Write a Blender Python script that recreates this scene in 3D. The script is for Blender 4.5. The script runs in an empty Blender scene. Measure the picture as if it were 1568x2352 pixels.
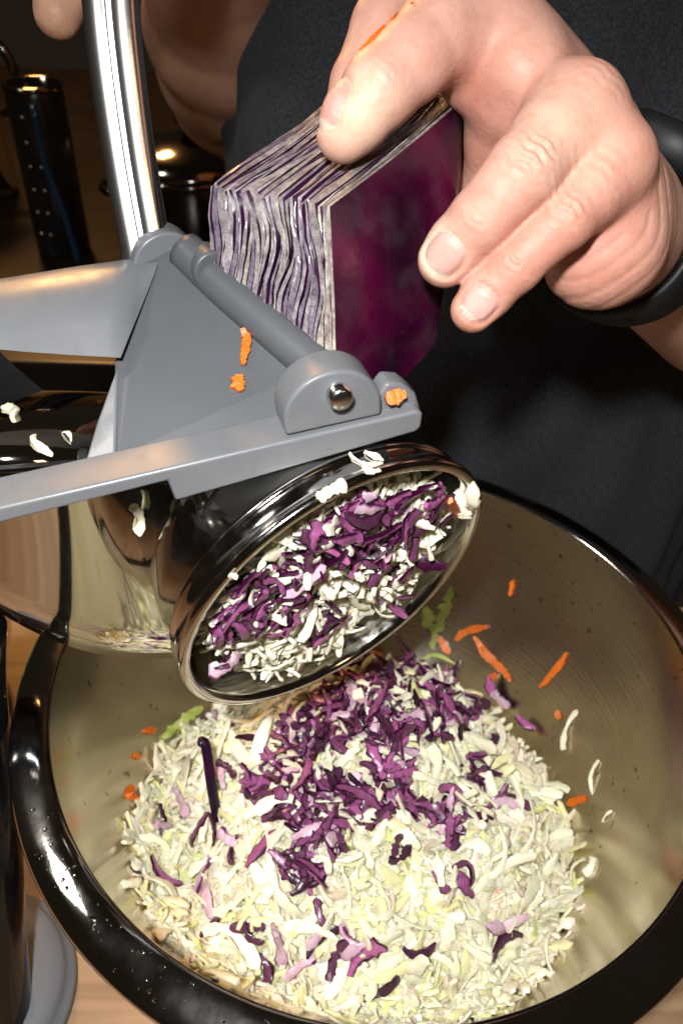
import bpy, bmesh, math, random
import numpy as np
from mathutils import Vector, Matrix, Quaternion

# ------------------------------------------------------------------ frame of the place (metres, z up, bowl stands at the origin)
random.seed(7); rng = np.random.default_rng(7)
S = bpy.context.scene
COL = S.collection
FPX = 28 / 36 * 2352
NZ = np.array([.035, .757, .652]); NZ /= np.linalg.norm(NZ)
AX = np.array([1., 0, 0]) - NZ[0] * NZ; AX /= np.linalg.norm(AX)
MW = np.array([AX, np.cross(NZ, AX), NZ])
Z_RIM = .115
CAM = np.array([0, 0, Z_RIM]) - MW @ (np.array([.0169, -.0695, -.3538]) * .125 / .14)
def ray(x, y): return MW @ np.array([(x - 784) / FPX, (1176 - y) / FPX, -1.])
def at(x, y, d): return CAM + ray(x, y) * d
def cdir(x, y, z): return MW @ np.array([x, y, z], float)
def nrm(v): v = np.asarray(v, float); return v / np.linalg.norm(v)

# ------------------------------------------------------------------ camera
cam = bpy.data.cameras.new('camera'); co = bpy.data.objects.new('camera', cam); COL.objects.link(co)
m = Matrix(MW.tolist()).to_4x4(); m.translation = Vector(CAM); co.matrix_world = m
cam.sensor_fit = 'VERTICAL'; cam.sensor_height = 36; cam.lens = 28; cam.clip_start = .01; cam.clip_end = 50
cam.dof.use_dof = True; cam.dof.focus_distance = .235; cam.dof.aperture_fstop = 19
S.camera = co
# ------------------------------------------------------------------ world, lamps, exposure
wd = bpy.data.worlds.new('World'); S.world = wd; wd.use_nodes = True
bg = wd.node_tree.nodes['Background']; bg.inputs[0].default_value = (.9, .62, .42, 1); bg.inputs[1].default_value = .012
def area_lamp(name, loc, target, size, sizey, power, color):
    l = bpy.data.lights.new(name, 'AREA'); l.shape = 'RECTANGLE'; l.size = size; l.size_y = sizey; l.energy = power; l.color = color
    o = bpy.data.objects.new(name, l); COL.objects.link(o); o.location = loc
    o.rotation_euler = (Vector(target) - Vector(loc)).to_track_quat('-Z', 'Y').to_euler(); return o
fl_ = bpy.data.lights.new('camera_flash', 'SPOT'); fl_.energy = 7.7; fl_.color = (1, .985, .96); fl_.spot_size = math.radians(122); fl_.spot_blend = 1; fl_.shadow_soft_size = .014
fo = bpy.data.objects.new('camera_flash', fl_); COL.objects.link(fo); fo.location = CAM + cdir(-.030, .052, .085)
fo.rotation_euler = (Vector(at(830, 1800, .36)) - fo.location).to_track_quat('-Z', 'Y').to_euler()
area_lamp('ceiling_lamp', (-1.05, .08, 1.32), (-.1, -.05, .1), .20, .20, 4.0, (1, .93, .84))
area_lamp('kitchen_lamp', (-.60, 1.35, 1.0), (-.1, .2, .15), .16, .16, 12.0, (1, .50, .16))
area_lamp('kitchen_lamp', (.75, -.95, .95), (.05, 0, .1), .2, .2, .6, (1, .66, .36))
S.view_settings.view_transform = 'Standard'; S.view_settings.look = 'None'; S.view_settings.gamma = 1
S.view_settings.exposure = .38
S.render.engine = 'CYCLES'
S.cycles.max_bounces = 10; S.cycles.glossy_bounces = 8; S.cycles.transmission_bounces = 8; S.cycles.sample_clamp_indirect = 4
try: S.cycles.use_denoising = True
except Exception: pass

# ------------------------------------------------------------------ materials
def mat(name, base=(.5, .5, .5), rough=.5, metal=0., spec=.5, attr=None, noise=None, bump=None, sss=0, sssr=(.003, .001, .0005),
        coat=0, trans=0, ior=1.45, rnd=0, aniso=0, sheen=0, rnoise=None):
    """noise=(scale, colour2, lo, hi); bump=(scale, strength, distance); rnoise=(scale, lo, hi) roughness variation"""
    M = bpy.data.materials.new(name); M.use_nodes = True
    nt = M.node_tree; N = nt.nodes; L = nt.links; b = N['Principled BSDF']
    b.inputs['Base Color'].default_value = (*base, 1); b.inputs['Roughness'].default_value = rough; b.inputs['Metallic'].default_value = metal
    b.inputs['Specular IOR Level'].default_value = spec; b.inputs['IOR'].default_value = ior
    b.inputs['Coat Weight'].default_value = coat; b.inputs['Coat Roughness'].default_value = .06
    b.inputs['Transmission Weight'].default_value = trans; b.inputs['Anisotropic'].default_value = aniso
    b.inputs['Sheen Weight'].default_value = sheen
    if sss:
        b.inputs['Subsurface Weight'].default_value = sss; b.inputs['Subsurface Radius'].default_value = sssr; b.inputs['Subsurface Scale'].default_value = 1
    tc = N.new('ShaderNodeTexCoord'); cur = None
    def nz(scale, detail=5, rough_=.6):
        t = N.new('ShaderNodeTexNoise'); t.inputs['Scale'].default_value = scale; t.inputs['Detail'].default_value = detail; t.inputs['Roughness'].default_value = rough_
        L.new(tc.outputs['Object'], t.inputs['Vector']); return t
    def ramp(src, lo, hi):
        r = N.new('ShaderNodeMapRange'); r.inputs['From Min'].default_value = lo; r.inputs['From Max'].default_value = hi; L.new(src, r.inputs['Value']); return r.outputs[0]
    if attr:
        a = N.new('ShaderNodeAttribute'); a.attribute_name = attr; cur = a.outputs['Color']
    if noise:
        mx = N.new('ShaderNodeMix'); mx.data_type = 'RGBA'
        L.new(ramp(nz(noise[0]).outputs['Fac'], noise[2], noise[3]), mx.inputs['Factor'])
        if cur: L.new(cur, mx.inputs['A'])
        else: mx.inputs['A'].default_value = (*base, 1)
        if len(noise) > 4 and cur:   # multiply mode
            mx.blend_type = 'MULTIPLY'
        mx.inputs['B'].default_value = (*noise[1], 1); cur = mx.outputs['Result']
    if rnd:
        oi = N.new('ShaderNodeObjectInfo'); hs = N.new('ShaderNodeHueSaturation')
        mr = N.new('ShaderNodeMapRange'); mr.inputs['To Min'].default_value = 1 - rnd; mr.inputs['To Max'].default_value = 1 + rnd; L.new(oi.outputs['Random'], mr.inputs['Value'])
        L.new(mr.outputs[0], hs.inputs['Value'])
        if cur: L.new(cur, hs.inputs['Color'])
        else: hs.inputs['Color'].default_value = (*base, 1)
        cur = hs.outputs['Color']
    if cur: L.new(cur, b.inputs['Base Color'])
    if rnoise:
        mr = N.new('ShaderNodeMapRange'); mr.inputs['From Min'].default_value = .35; mr.inputs['From Max'].default_value = .65
        mr.inputs['To Min'].default_value = rnoise[1]; mr.inputs['To Max'].default_value = rnoise[2]
        L.new(nz(rnoise[0]).outputs['Fac'], mr.inputs['Value']); L.new(mr.outputs[0], b.inputs['Roughness'])
    if bump:
        bp = N.new('ShaderNodeBump'); bp.inputs['Strength'].default_value = bump[1]; bp.inputs['Distance'].default_value = bump[2]
        L.new(nz(bump[0]).outputs['Fac'], bp.inputs['Height']); L.new(bp.outputs[0], b.inputs['Normal'])
    return M

MT = {}
MT['steel_polished'] = mat('polished_steel', (.66, .645, .62), .055, 1, rnoise=(160, .03, .09), bump=(45, .04, .0006))
MT['steel_flange'] = mat('polished_flange', (.66, .65, .63), .08, 1, rnoise=(40, .05, .14), bump=(900, .05, .0002))
MT['chrome'] = mat('worn_chrome', (.88, .88, .88), .24, 1, bump=(260, .05, .0004))
MT['steel_casing'] = mat('casing_steel', (.66, .645, .62), .05, 1, bump=(25, .03, .0008))
MT['steel_drum'] = mat('drum_steel', (.62, .60, .57), .10, 1, rnoise=(200, .06, .16), bump=(90, .05, .0004))
MT['pin'] = mat('pin_steel', (.7, .7, .7), .2, 1)
MT['plastic'] = mat('grey_plastic', (.110, .119, .132), .34, 0, .5, noise=(14, (.145, .152, .162), .35, .65), rnoise=(70, .26, .44), bump=(900, .06, .0002))
MT['plastic_dark'] = mat('grey_plastic_matte', (.066, .072, .082), .40, 0, .45, noise=(14, (.086, .092, .10), .35, .65), bump=(900, .05, .0002))
MT['foot'] = mat('foot_plastic', (.15, .16, .18), .5, 0, .4)
MT['black_rubber'] = mat('black_rubber', (.008, .009, .010), .5, 0, .35, bump=(1500, .05, .0002))
MT['watch_gloss'] = mat('watch_gloss', (.004, .004, .005), .08, 0, .5)
MT['white_paint'] = mat('white_mark', (.7, .7, .7), .5)
MT['skin'] = mat('skin', (.6, .36, .27), .42, 0, .35, attr='Col', noise=(180, (.90, .80, .76), .45, .75, 1), sss=.12, sssr=(.0032, .0012, .0007), bump=(560, .30, .0008), rnoise=(60, .40, .58))
MT['shirt'] = mat('charcoal_fabric', (.028, .031, .037), .95, 0, .1, noise=(900, (.060, .066, .077), .40, .64), bump=(1400, .6, .0008), sheen=.05)
MT['white_shred'] = mat('white_cabbage', (.8, .78, .6), .33, 0, .5, attr='Col', rnd=.10, sss=.35, sssr=(.003, .0027, .0015), bump=(700, .25, .0006), noise=(260, (.94, .92, .80), .5, .8, 1))
MT['purple_shred'] = mat('red_cabbage_cut', (.2, .05, .2), .28, 0, .5, attr='Col', rnd=.22, sss=.06, sssr=(.0012, .0005, .0012), bump=(800, .25, .0006), coat=.15)
MT['carrot'] = mat('carrot', (.66, .155, .014), .38, 0, .5, rnd=.15, noise=(420, (.62, .12, .008), .4, .7), sss=.1, sssr=(.002, .0008, .0002), bump=(600, .4, .0008))
MT['green'] = mat('green_leaf_cut', (.30, .40, .05), .38, 0, .5, noise=(160, (.55, .58, .22), .35, .7), rnd=.12, sss=.1, sssr=(.001, .001, .0003), bump=(500, .4, .0008))
MT['leaf_edge'] = mat('cabbage_cut_edge', (.42, .36, .38), .34, 0, .5, attr='Col', noise=(420, (.55, .50, .53), .42, .62, 1), bump=(520, .8, .0012), coat=.15)
MT['leaf_skin'] = mat('cabbage_leaf_skin', (.028, .003, .026), .34, 0, .4, noise=(60, (.010, .003, .014), .4, .6), bump=(300, .2, .0005))
def outer_leaf():
    M = bpy.data.materials.new('cabbage_outer_leaf'); M.use_nodes = True; nt = M.node_tree; N = nt.nodes; L = nt.links; b = N['Principled BSDF']
    tc = N.new('ShaderNodeTexCoord'); mp = N.new('ShaderNodeMapping'); mp.inputs['Scale'].default_value = (42, 42, 17); L.new(tc.outputs['Object'], mp.inputs[0])
    def nz(sc, vec, det=5):
        n = N.new('ShaderNodeTexNoise'); n.inputs['Scale'].default_value = sc; n.inputs['Detail'].default_value = det; n.inputs['Distortion'].default_value = .4; L.new(vec, n.inputs['Vector']); return n.outputs['Fac']
    n1 = nz(1.0, mp.outputs[0]); r = N.new('ShaderNodeValToRGB'); e = r.color_ramp.elements; e[0].position = .36; e[0].color = (.008, .0012, .007, 1); e[1].position = .74; e[1].color = (.080, .0008, .024, 1)
    m_ = e.new(.54); m_.color = (.030, .0008, .013, 1); L.new(n1, r.inputs[0]); L.new(r.outputs[0], b.inputs['Base Color'])
    n2 = nz(75, tc.outputs['Object']); q = N.new('ShaderNodeMapRange'); q.inputs['From Min'].default_value = .4; q.inputs['From Max'].default_value = .62; q.inputs['To Min'].default_value = .14; q.inputs['To Max'].default_value = .55; L.new(n2, q.inputs['Value']); L.new(q.outputs[0], b.inputs['Roughness'])
    bp = N.new('ShaderNodeBump'); bp.inputs['Strength'].default_value = .35; bp.inputs['Distance'].default_value = .0014; L.new(nz(70, tc.outputs['Object']), bp.inputs['Height']); L.new(bp.outputs[0], b.inputs['Normal'])
    b.inputs['Specular IOR Level'].default_value = .6; return M
MT['leaf_outer'] = outer_leaf()
MT['water'] = mat('water_drop', (1, 1, 1), .02, 0, .5, trans=1, ior=1.33)
MT['glass'] = mat('brown_glass', (.55, .50, .45), .05, 0, .5, trans=1, ior=1.3)
MT['tin'] = mat('dark_tin', (.02, .018, .016), .25, .4, .5)
MT['pot_steel'] = mat('pot_steel', (.20, .18, .16), .11, 1)
MT['blue'] = mat('blue_plastic', (.010, .028, .055), .2)
MT['bead'] = mat('bead_metal', (.35, .33, .3), .3, 1)
MT['pepper'] = mat('green_pepper', (.02, .09, .012), .25, noise=(30, (.012, .05, .008), .4, .6))
MT['stem'] = mat('pepper_stem', (.05, .08, .02), .6)

# brushed inside of the bowl: fine circular scratches, highlights fan out across them
def brushed():
    M = bpy.data.materials.new('brushed_steel'); M.use_nodes = True; nt = M.node_tree; N = nt.nodes; L = nt.links; b = N['Principled BSDF']
    b.inputs['Metallic'].default_value = 1; b.inputs['Roughness'].default_value = .27; b.inputs['Anisotropic'].default_value = .62; b.inputs['Anisotropic Rotation'].default_value = .25
    tg = N.new('ShaderNodeTangent'); tg.direction_type = 'RADIAL'; tg.axis = 'Z'; L.new(tg.outputs[0], b.inputs['Tangent'])
    tc = N.new('ShaderNodeTexCoord'); sp = N.new('ShaderNodeSeparateXYZ'); L.new(tc.outputs['Object'], sp.inputs[0])
    n1 = N.new('ShaderNodeTexNoise'); n1.inputs['Scale'].default_value = 22; n1.inputs['Detail'].default_value = 8; n1.inputs['Distortion'].default_value = 1.2; L.new(tc.outputs['Object'], n1.inputs['Vector'])
    mx = N.new('ShaderNodeMix'); mx.data_type = 'RGBA'; mx.inputs['A'].default_value = (.68, .615, .51, 1); mx.inputs['B'].default_value = (.53, .475, .385, 1)
    L.new(n1.outputs['Fac'], mx.inputs['Factor'])
    # dark dried juice specks
    n3 = N.new('ShaderNodeTexNoise'); n3.inputs['Scale'].default_value = 210; n3.inputs['Detail'].default_value = 3; L.new(tc.outputs['Object'], n3.inputs['Vector'])
    mr = N.new('ShaderNodeMapRange'); mr.inputs['From Min'].default_value = .665; mr.inputs['From Max'].default_value = .72; L.new(n3.outputs['Fac'], mr.inputs['Value'])
    mx2 = N.new('ShaderNodeMix'); mx2.data_type = 'RGBA'; mx2.inputs['B'].default_value = (.20, .19, .15, 1); L.new(mr.outputs[0], mx2.inputs['Factor']); L.new(mx.outputs['Result'], mx2.inputs['A'])
    L.new(mx2.outputs['Result'], b.inputs['Base Color'])
    # ring brushing: noise over height with a little radius
    cb = N.new('ShaderNodeCombineXYZ'); ml = N.new('ShaderNodeVectorMath'); ml.operation = 'LENGTH'
    cx = N.new('ShaderNodeCombineXYZ'); L.new(sp.outputs[0], cx.inputs[0]); L.new(sp.outputs[1], cx.inputs[1]); L.new(cx.outputs[0], ml.inputs[0])
    L.new(sp.outputs[2], cb.inputs[0]); L.new(ml.outputs['Value'], cb.inputs[1])
    n2 = N.new('ShaderNodeTexNoise'); n2.inputs['Scale'].default_value = 900; n2.inputs['Detail'].default_value = 6; L.new(cb.outputs[0], n2.inputs['Vector'])
    bp = N.new('ShaderNodeBump'); bp.inputs['Strength'].default_value = .22; bp.inputs['Distance'].default_value = .0004; L.new(n2.outputs['Fac'], bp.inputs['Height']); L.new(bp.outputs[0], b.inputs['Normal'])
    m3 = N.new('ShaderNodeMapRange'); m3.inputs['To Min'].default_value = .13; m3.inputs['To Max'].default_value = .29; L.new(n1.outputs['Fac'], m3.inputs['Value']); L.new(m3.outputs[0], b.inputs['Roughness'])
    return M
MT['brushed'] = brushed()
def wood():
    M = bpy.data.materials.new('oak_wood'); M.use_nodes = True; nt = M.node_tree; N = nt.nodes; L = nt.links; b = N['Principled BSDF']
    tc = N.new('ShaderNodeTexCoord'); mp = N.new('ShaderNodeMapping'); mp.inputs['Rotation'].default_value = (0, 0, math.radians(34)); mp.inputs['Scale'].default_value = (9, 110, 9)
    L.new(tc.outputs['Object'], mp.inputs[0]); n = N.new('ShaderNodeTexNoise'); n.inputs['Scale'].default_value = 1; n.inputs['Detail'].default_value = 6; n.inputs['Distortion'].default_value = .6; L.new(mp.outputs[0], n.inputs['Vector'])
    r = N.new('ShaderNodeValToRGB'); r.color_ramp.elements[0].position = .3; r.color_ramp.elements[0].color = (.22, .12, .06, 1); r.color_ramp.elements[1].position = .68; r.color_ramp.elements[1].color = (.44, .29, .17, 1)
    L.new(n.outputs['Fac'], r.inputs[0]); L.new(r.outputs[0], b.inputs['Base Color']); b.inputs['Roughness'].default_value = .45
    bp = N.new('ShaderNodeBump'); bp.inputs['Strength'].default_value = .15; bp.inputs['Distance'].default_value = .0006; L.new(n.outputs['Fac'], bp.inputs['Height']); L.new(bp.outputs[0], b.inputs['Normal'])
    return M
MT['wood'] = wood()
MT['counter'] = mat('dark_counter', (.018, .012, .009), .3, 0, .4, noise=(20, (.010, .007, .005), .4, .6))

# ------------------------------------------------------------------ object helpers
def link(name, me, mats, parent=None, loc=None):
    o = bpy.data.objects.new(name, me); COL.objects.link(o)
    if mats is not None:
        for mm in (mats if isinstance(mats, (list, tuple)) else [mats]): me.materials.append(mm)
    if parent: o.parent = parent
    if loc is not None: o.location = loc
    return o
def tag(o, label=None, cat=None, group=None, kind=None):
    if label: o['label'] = label
    if cat: o['category'] = cat
    if group: o['group'] = group
    if kind: o['kind'] = kind
    return o
def empty(name, loc=(0, 0, 0)):
    o = bpy.data.objects.new(name, None); o.empty_display_size = .01; COL.objects.link(o); o.location = loc; return o
def pydata(name, V, Fc, smooth=True):
    me = bpy.data.meshes.new(name); me.from_pydata([tuple(map(float, v)) for v in V], [], [tuple(map(int, f)) for f in Fc]); me.update()
    if smooth: me.polygons.foreach_set('use_smooth', [True] * len(me.polygons))
    return me
def nparr_mesh(name, V, Q, col=None, smooth=True):
    V = np.asarray(V, np.float32); Q = np.asarray(Q, np.int32); k = Q.shape[1]
    me = bpy.data.meshes.new(name); me.vertices.add(len(V)); me.vertices.foreach_set('co', V.ravel())
    me.loops.add(Q.size); me.loops.foreach_set('vertex_index', Q.ravel())
    me.polygons.add(len(Q)); me.polygons.foreach_set('loop_start', np.arange(0, Q.size, k, dtype=np.int32)); me.polygons.foreach_set('loop_total', np.full(len(Q), k, np.int32))
    me.update(calc_edges=True); me.validate()
    if smooth: me.polygons.foreach_set('use_smooth', np.ones(len(me.polygons), bool))
    if col is not None: set_col(me, col)
    return me
def set_col(me, col):
    a = me.color_attributes.new('Col', 'FLOAT_COLOR', 'POINT'); c = np.ones((len(me.vertices), 4), np.float32); c[:, :3] = col; a.data.foreach_set('color', c.ravel())
def bevel(o, w, seg=4, angle=35):
    b = o.modifiers.new('bevel', 'BEVEL'); b.width = w; b.segments = seg; b.limit_method = 'ANGLE'; b.angle_limit = math.radians(angle); b.harden_normals = False
    return o
def lathe(name, prof, M, parent=None, seg=96, frame=None, close=False, sharp=None):
    """prof: (r, h) pairs; frame = (origin, x, y, z) in the world"""
    V, Fc = [], []
    O, X, Y, Z = frame if frame else (np.zeros(3), np.array([1., 0, 0]), np.array([0, 1., 0]), np.array([0, 0, 1.]))
    for (r, h) in prof:
        for i in range(seg):
            a = 2 * math.pi * i / seg; V.append(O + X * r * math.cos(a) + Y * r * math.sin(a) + Z * h)
    npf = len(prof)
    for j in range(npf if close else npf - 1):
        for i in range(seg):
            j2 = (j + 1) % npf; Fc.append((j * seg + i, j * seg + (i + 1) % seg, j2 * seg + (i + 1) % seg, j2 * seg + i))
    me = pydata(name, V, Fc); o = link(name, me, M, parent)
    if sharp: me.set_sharp_from_angle(angle=math.radians(sharp))
    return o
def basis(z, hint=(0, 0, 1)):
    z = nrm(z); x = np.cross(hint, z)
    if np.linalg.norm(x) < 1e-4: x = np.cross((0, 1, 0), z)
    x = nrm(x); return x, np.cross(z, x), z
def tube(name, pts, radii, M, parent=None, seg=14, flat=(1, 1), hint=(0, 0, 1)):
    pts = [np.asarray(p, float) for p in pts]; V, Fc = [], []; n = len(pts)
    for i, p in enumerate(pts):
        d = pts[min(i + 1, n - 1)] - pts[max(i - 1, 0)]; x, y, z = basis(d, hint); r = radii[i] if hasattr(radii, '__len__') else radii
        for k in range(seg):
            a = 2 * math.pi * k / seg; V.append(p + x * r * flat[0] * math.cos(a) + y * r * flat[1] * math.sin(a))
    for i in range(n - 1):
        for k in range(seg): Fc.append((i * seg + k, i * seg + (k + 1) % seg, (i + 1) * seg + (k + 1) % seg, (i + 1) * seg + k))
    Fc.append(tuple(range(seg))[::-1]); Fc.append(tuple((n - 1) * seg + k for k in range(seg)))
    return link(name, pydata(name, V, Fc), M, parent)
def spline(pts, n):
    """Catmull-Rom through rows of pts"""
    P = np.asarray(pts, float); P = np.vstack([2 * P[0] - P[1], P, 2 * P[-1] - P[-2]]); out = []
    m_ = len(P) - 3
    for t in np.linspace(0, m_ - 1e-6, n):
        i = int(t); u = t - i; a, b, c, d = P[i:i + 4]
        out.append(.5 * (2 * b + (c - a) * u + (2 * a - 5 * b + 4 * c - d) * u * u + (3 * b - a - 3 * c + d) * u ** 3))
    return np.array(out)

# ================================================================== SETTING
def box_mesh(name, lo, hi):
    bm = bmesh.new(); bmesh.ops.create_cube(bm, size=1)
    for v in bm.verts: v.co = Vector([lo[i] + (v.co[i] + .5) * (hi[i] - lo[i]) for i in range(3)])
    me = bpy.data.meshes.new(name); bm.to_mesh(me); bm.free(); return me
tb = bevel(link('tabletop', box_mesh('tabletop', (-.62, -.62, -.035), (.75, .146, 0)), MT['wood']), .003); tag(tb, kind='structure')
ct = bevel(link('counter', box_mesh('counter', (-1.6, .42, -.035), (-.075, 1.5, 0)), MT['counter']), .003); tag(ct, kind='structure')

# ================================================================== MIXING BOWL
def bowl_r(z):    # inner radius at height z
    t = min(max((z - .004) / (Z_RIM - .004), 0), 1); return .058 + (.125 - .058) * math.sin(t * math.pi / 2) ** .62 if t > 0 else .058
def bowl_z(r):
    if r < .058: return .004
    t = ((r - .058) / (.067)) ** (1 / .62); return .004 + (Z_RIM - .004) * math.asin(min(1, t)) / (math.pi / 2)
bowl = empty('mixing_bowl', (0, 0, 0))
tag(bowl, 'large stainless steel mixing bowl full of shredded cabbage', 'bowl')
prof = [(.0005, .004), (.03, .004), (.052, .0042)] + [(bowl_r(.004 + (Z_RIM - .004) * s), .004 + (Z_RIM - .004) * s) for s in np.linspace(0.002, 1, 44) ** 1.6]
ins = lathe('bowl_inside', prof, MT['brushed'], bowl, 160)
fl = [(.1250, .1150), (.1256, .1158), (.1266, .1160), (.130, .1155), (.135, .1143), (.1385, .1128), (.1398, .1116), (.1402, .1104), (.1397, .1094), (.1385, .1092), (.1355, .1090), (.1275, .1050)]
lathe('rim', fl, MT['steel_flange'], bowl, 192)
outp = [(.1275, .1050)] + [(bowl_r(z) + .0022, z - .0015) for z in np.linspace(.100, .006, 30)] + [(.056, .0012), (.0005, .0012)]
lathe('bowl_outside', outp, MT['steel_polished'], bowl, 128)
# water drops on the rim
drop_me = None
def drop_mesh():
    bm = bmesh.new(); bmesh.ops.create_icosphere(bm, subdivisions=2, radius=1)
    me = bpy.data.meshes.new('water_drop'); bm.to_mesh(me); bm.free(); me.polygons.foreach_set('use_smooth', [True] * len(me.polygons)); me.materials.append(MT['water']); return me
drop_me = drop_mesh()
for i in range(70):
    a = math.radians(random.uniform(206, 268)); r = random.uniform(.1275, .1375); z = np.interp(r, [.1266, .130, .135, .1385], [.116, .1155, .1143, .1128])
    o = bpy.data.objects.new('water_drop', drop_me); COL.objects.link(o); o.parent = bowl; o.location = (r * math.cos(a), r * math.sin(a), z); s = random.choice([.0003, .0004, .0005, .0007, .0009])
    o.scale = (s * random.uniform(.8, 1.3), s, s * .5)

# ================================================================== SHREDS
def shred(L, w, t, curl, bend, kind, r, nseg=11):
    """a curved strip with frayed ends; returns verts, quads, colours"""
    V, C = [], []; pos = np.zeros(3); ang = -curl / 2; dl = L / nseg; wph = r.uniform(0, 6)
    jag = r.uniform(.08, .2); tone = r.choice([.25, .45, .7, 1.0, 1.5]); skin = r.uniform() < .55
    for i in range(nseg + 1):
        s = i / nseg; tap = min(1, r.uniform(.35, .95) + 4.5 * min(s, 1 - s)) * max(.3, 1 + .25 * math.sin(wph + 7 * s) + r.normal(0, jag))
        tan = np.array([math.cos(ang), math.sin(ang), 0]); side = np.array([-tan[1], tan[0], 0])
        tw = bend[1] * (s - .5) + .25 * math.sin(wph + 4 * s); up = np.array([0, 0, 1.])
        sd = side * math.cos(tw) + up * math.sin(tw); un = -side * math.sin(tw) + up * math.cos(tw)
        zc = bend[0] * math.sin(math.pi * s) * L
        p = pos + up * zc; hw = w * .5 * tap; ht = t * .5 * (.55 + .45 * tap) * (1 + r.normal(0, .1))
        cs = [(-1, -.5), (-.6, -1), (.6, -1), (1, -.5), (1, .5), (.6, 1), (-.6, 1), (-1, .5)]
        for k, (a, b) in enumerate(cs):
            V.append(p + sd * hw * a * (1 + r.normal(0, .10)) + un * (ht * b + w * .03 * r.normal()))
            edge = k in (0, 3, 4, 7)
            if kind in ('white', 'long'):
                c = np.array([.93, .89, .67]) * (.95 if edge else 1) * (1 + r.normal(0, .03))
            elif kind == 'purple':
                c = np.array([.028, .0015, .017]) if edge or (k in (1, 2) and skin) else np.array([.23, .065, .165]) * tone * r.uniform(.8, 1.2)
            elif kind == 'pink':
                c = np.array([.12, .01, .09]) if k in (3, 4) else np.array([.62, .42, .52]) * r.uniform(.8, 1.15)
            else: c = np.array([1, 1, 1.])
            C.append(c)
        pos = pos + tan * dl; ang += curl / nseg * (1 + r.normal(0, .35))
    V = np.array(V); V -= V.mean(0); Q = []
    for i in range(nseg):
        for k in range(8): Q.append((i * 8 + k, i * 8 + (k + 1) % 8, (i + 1) * 8 + (k + 1) % 8, (i + 1) * 8 + k))
    for b in (0, nseg * 8):
        f = [(b, b + 1, b + 6, b + 7), (b + 1, b + 2, b + 5, b + 6), (b + 2, b + 3, b + 4, b + 5)]
        Q += [q[::-1] for q in f] if b == 0 else f
    return V, np.array(Q), np.clip(np.array(C), 0, 1)
def rand_rot(normal, tilt, r):
    n_ = nrm(np.asarray(normal) + r.normal(0, tilt, 3)); x, y, z = basis(n_, nrm(r.normal(0, 1, 3)))
    a = r.uniform(0, 2 * math.pi); return np.array([x * math.cos(a) + y * math.sin(a), -x * math.sin(a) + y * math.cos(a), z]).T
def mat4(R, p, s=1.):
    mm = Matrix((R * s).tolist()).to_4x4(); mm.translation = Vector(p); return mm
VAR = {}
def variants(kind, n, Lr, wr, tr, cr):
    out = []
    for i in range(n):
        V, Q, C = shred(rng.uniform(*Lr), rng.uniform(*wr), rng.uniform(*tr), rng.uniform(*cr) * rng.choice([-1, 1]), (rng.uniform(-.12, .2), rng.normal(0, .7)), kind, rng)
        out.append((V, Q, C))
    VAR[kind] = out
variants('white', 26, (.008, .026), (.0016, .0040), (.0009, .0018), (.1, 1.6))
variants('purple', 22, (.009, .020), (.0024, .0042), (.0011, .0019), (.3, 2.6))
variants('pink', 8, (.009, .017), (.0028, .0050), (.0012, .0020), (.2, 1.2))
variants('long', 12, (.019, .032), (.0020, .0044), (.0009, .0016), (.3, 1.8))
MESH = {}
for k_, mm in (('white', 'white_shred'), ('long', 'white_shred'), ('purple', 'purple_shred'), ('pink', 'purple_shred')):
    MESH[k_] = []
    for V, Q, C in VAR[k_]:
        me = nparr_mesh(k_ + '_shred', V, Q, C); me.set_sharp_from_angle(angle=math.radians(38)); me.materials.append(MT[mm]); MESH[k_].append(me)
class Mass:
    def __init__(s): s.V, s.Q, s.C, s.n = [], [], [], 0
    def add(s, var, R, p, sc, tint):
        V, Q, C = var; s.V.append((V * sc) @ R.T + p); s.Q.append(Q + s.n); s.C.append(np.clip(C * tint, 0, 1)); s.n += len(V)
    def build(s, name, M):
        me = nparr_mesh(name, np.vstack(s.V), np.vstack(s.Q), np.vstack(s.C)); me.set_sharp_from_angle(angle=math.radians(38)); return link(name, me, M)
def place(name, me, R, p, sc, label, cat, group):
    o = bpy.data.objects.new(name, me); COL.objects.link(o); o.matrix_world = mat4(R, p, sc); return tag(o, label, cat, group)

# ---- the heap in the bowl
HC = np.array([-.006, -.020])
def heap_z(x, y):
    dx, dy = (x - HC[0]) / .091, (y - HC[1]) / .090; q = dx * dx + dy * dy
    h = .020 + .056 * max(0, 1 - q) ** .85
    h += .0055 * math.sin(x * 85 + 1) * math.cos(y * 70 + .5) + .003 * math.sin(x * 190 + y * 150)
    h += .010 * math.exp(-(((x - .0) / .035) ** 2 + ((y - .02) / .035) ** 2))
    return max(h, bowl_z(math.hypot(x, y)))
def heap_n(x, y):
    e = .004; return nrm([heap_z(x - e, y) - heap_z(x + e, y), heap_z(x, y - e) - heap_z(x, y + e), 2 * e])
def on_heap(px, py):
    r = ray(px, py); t = .2
    while t < .6:
        p = CAM + r * t
        if math.hypot(p[0], p[1]) < .125 and p[2] <= heap_z(p[0], p[1]): return p
        if p[2] < .003: return p
        t += .0007
    return p
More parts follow.
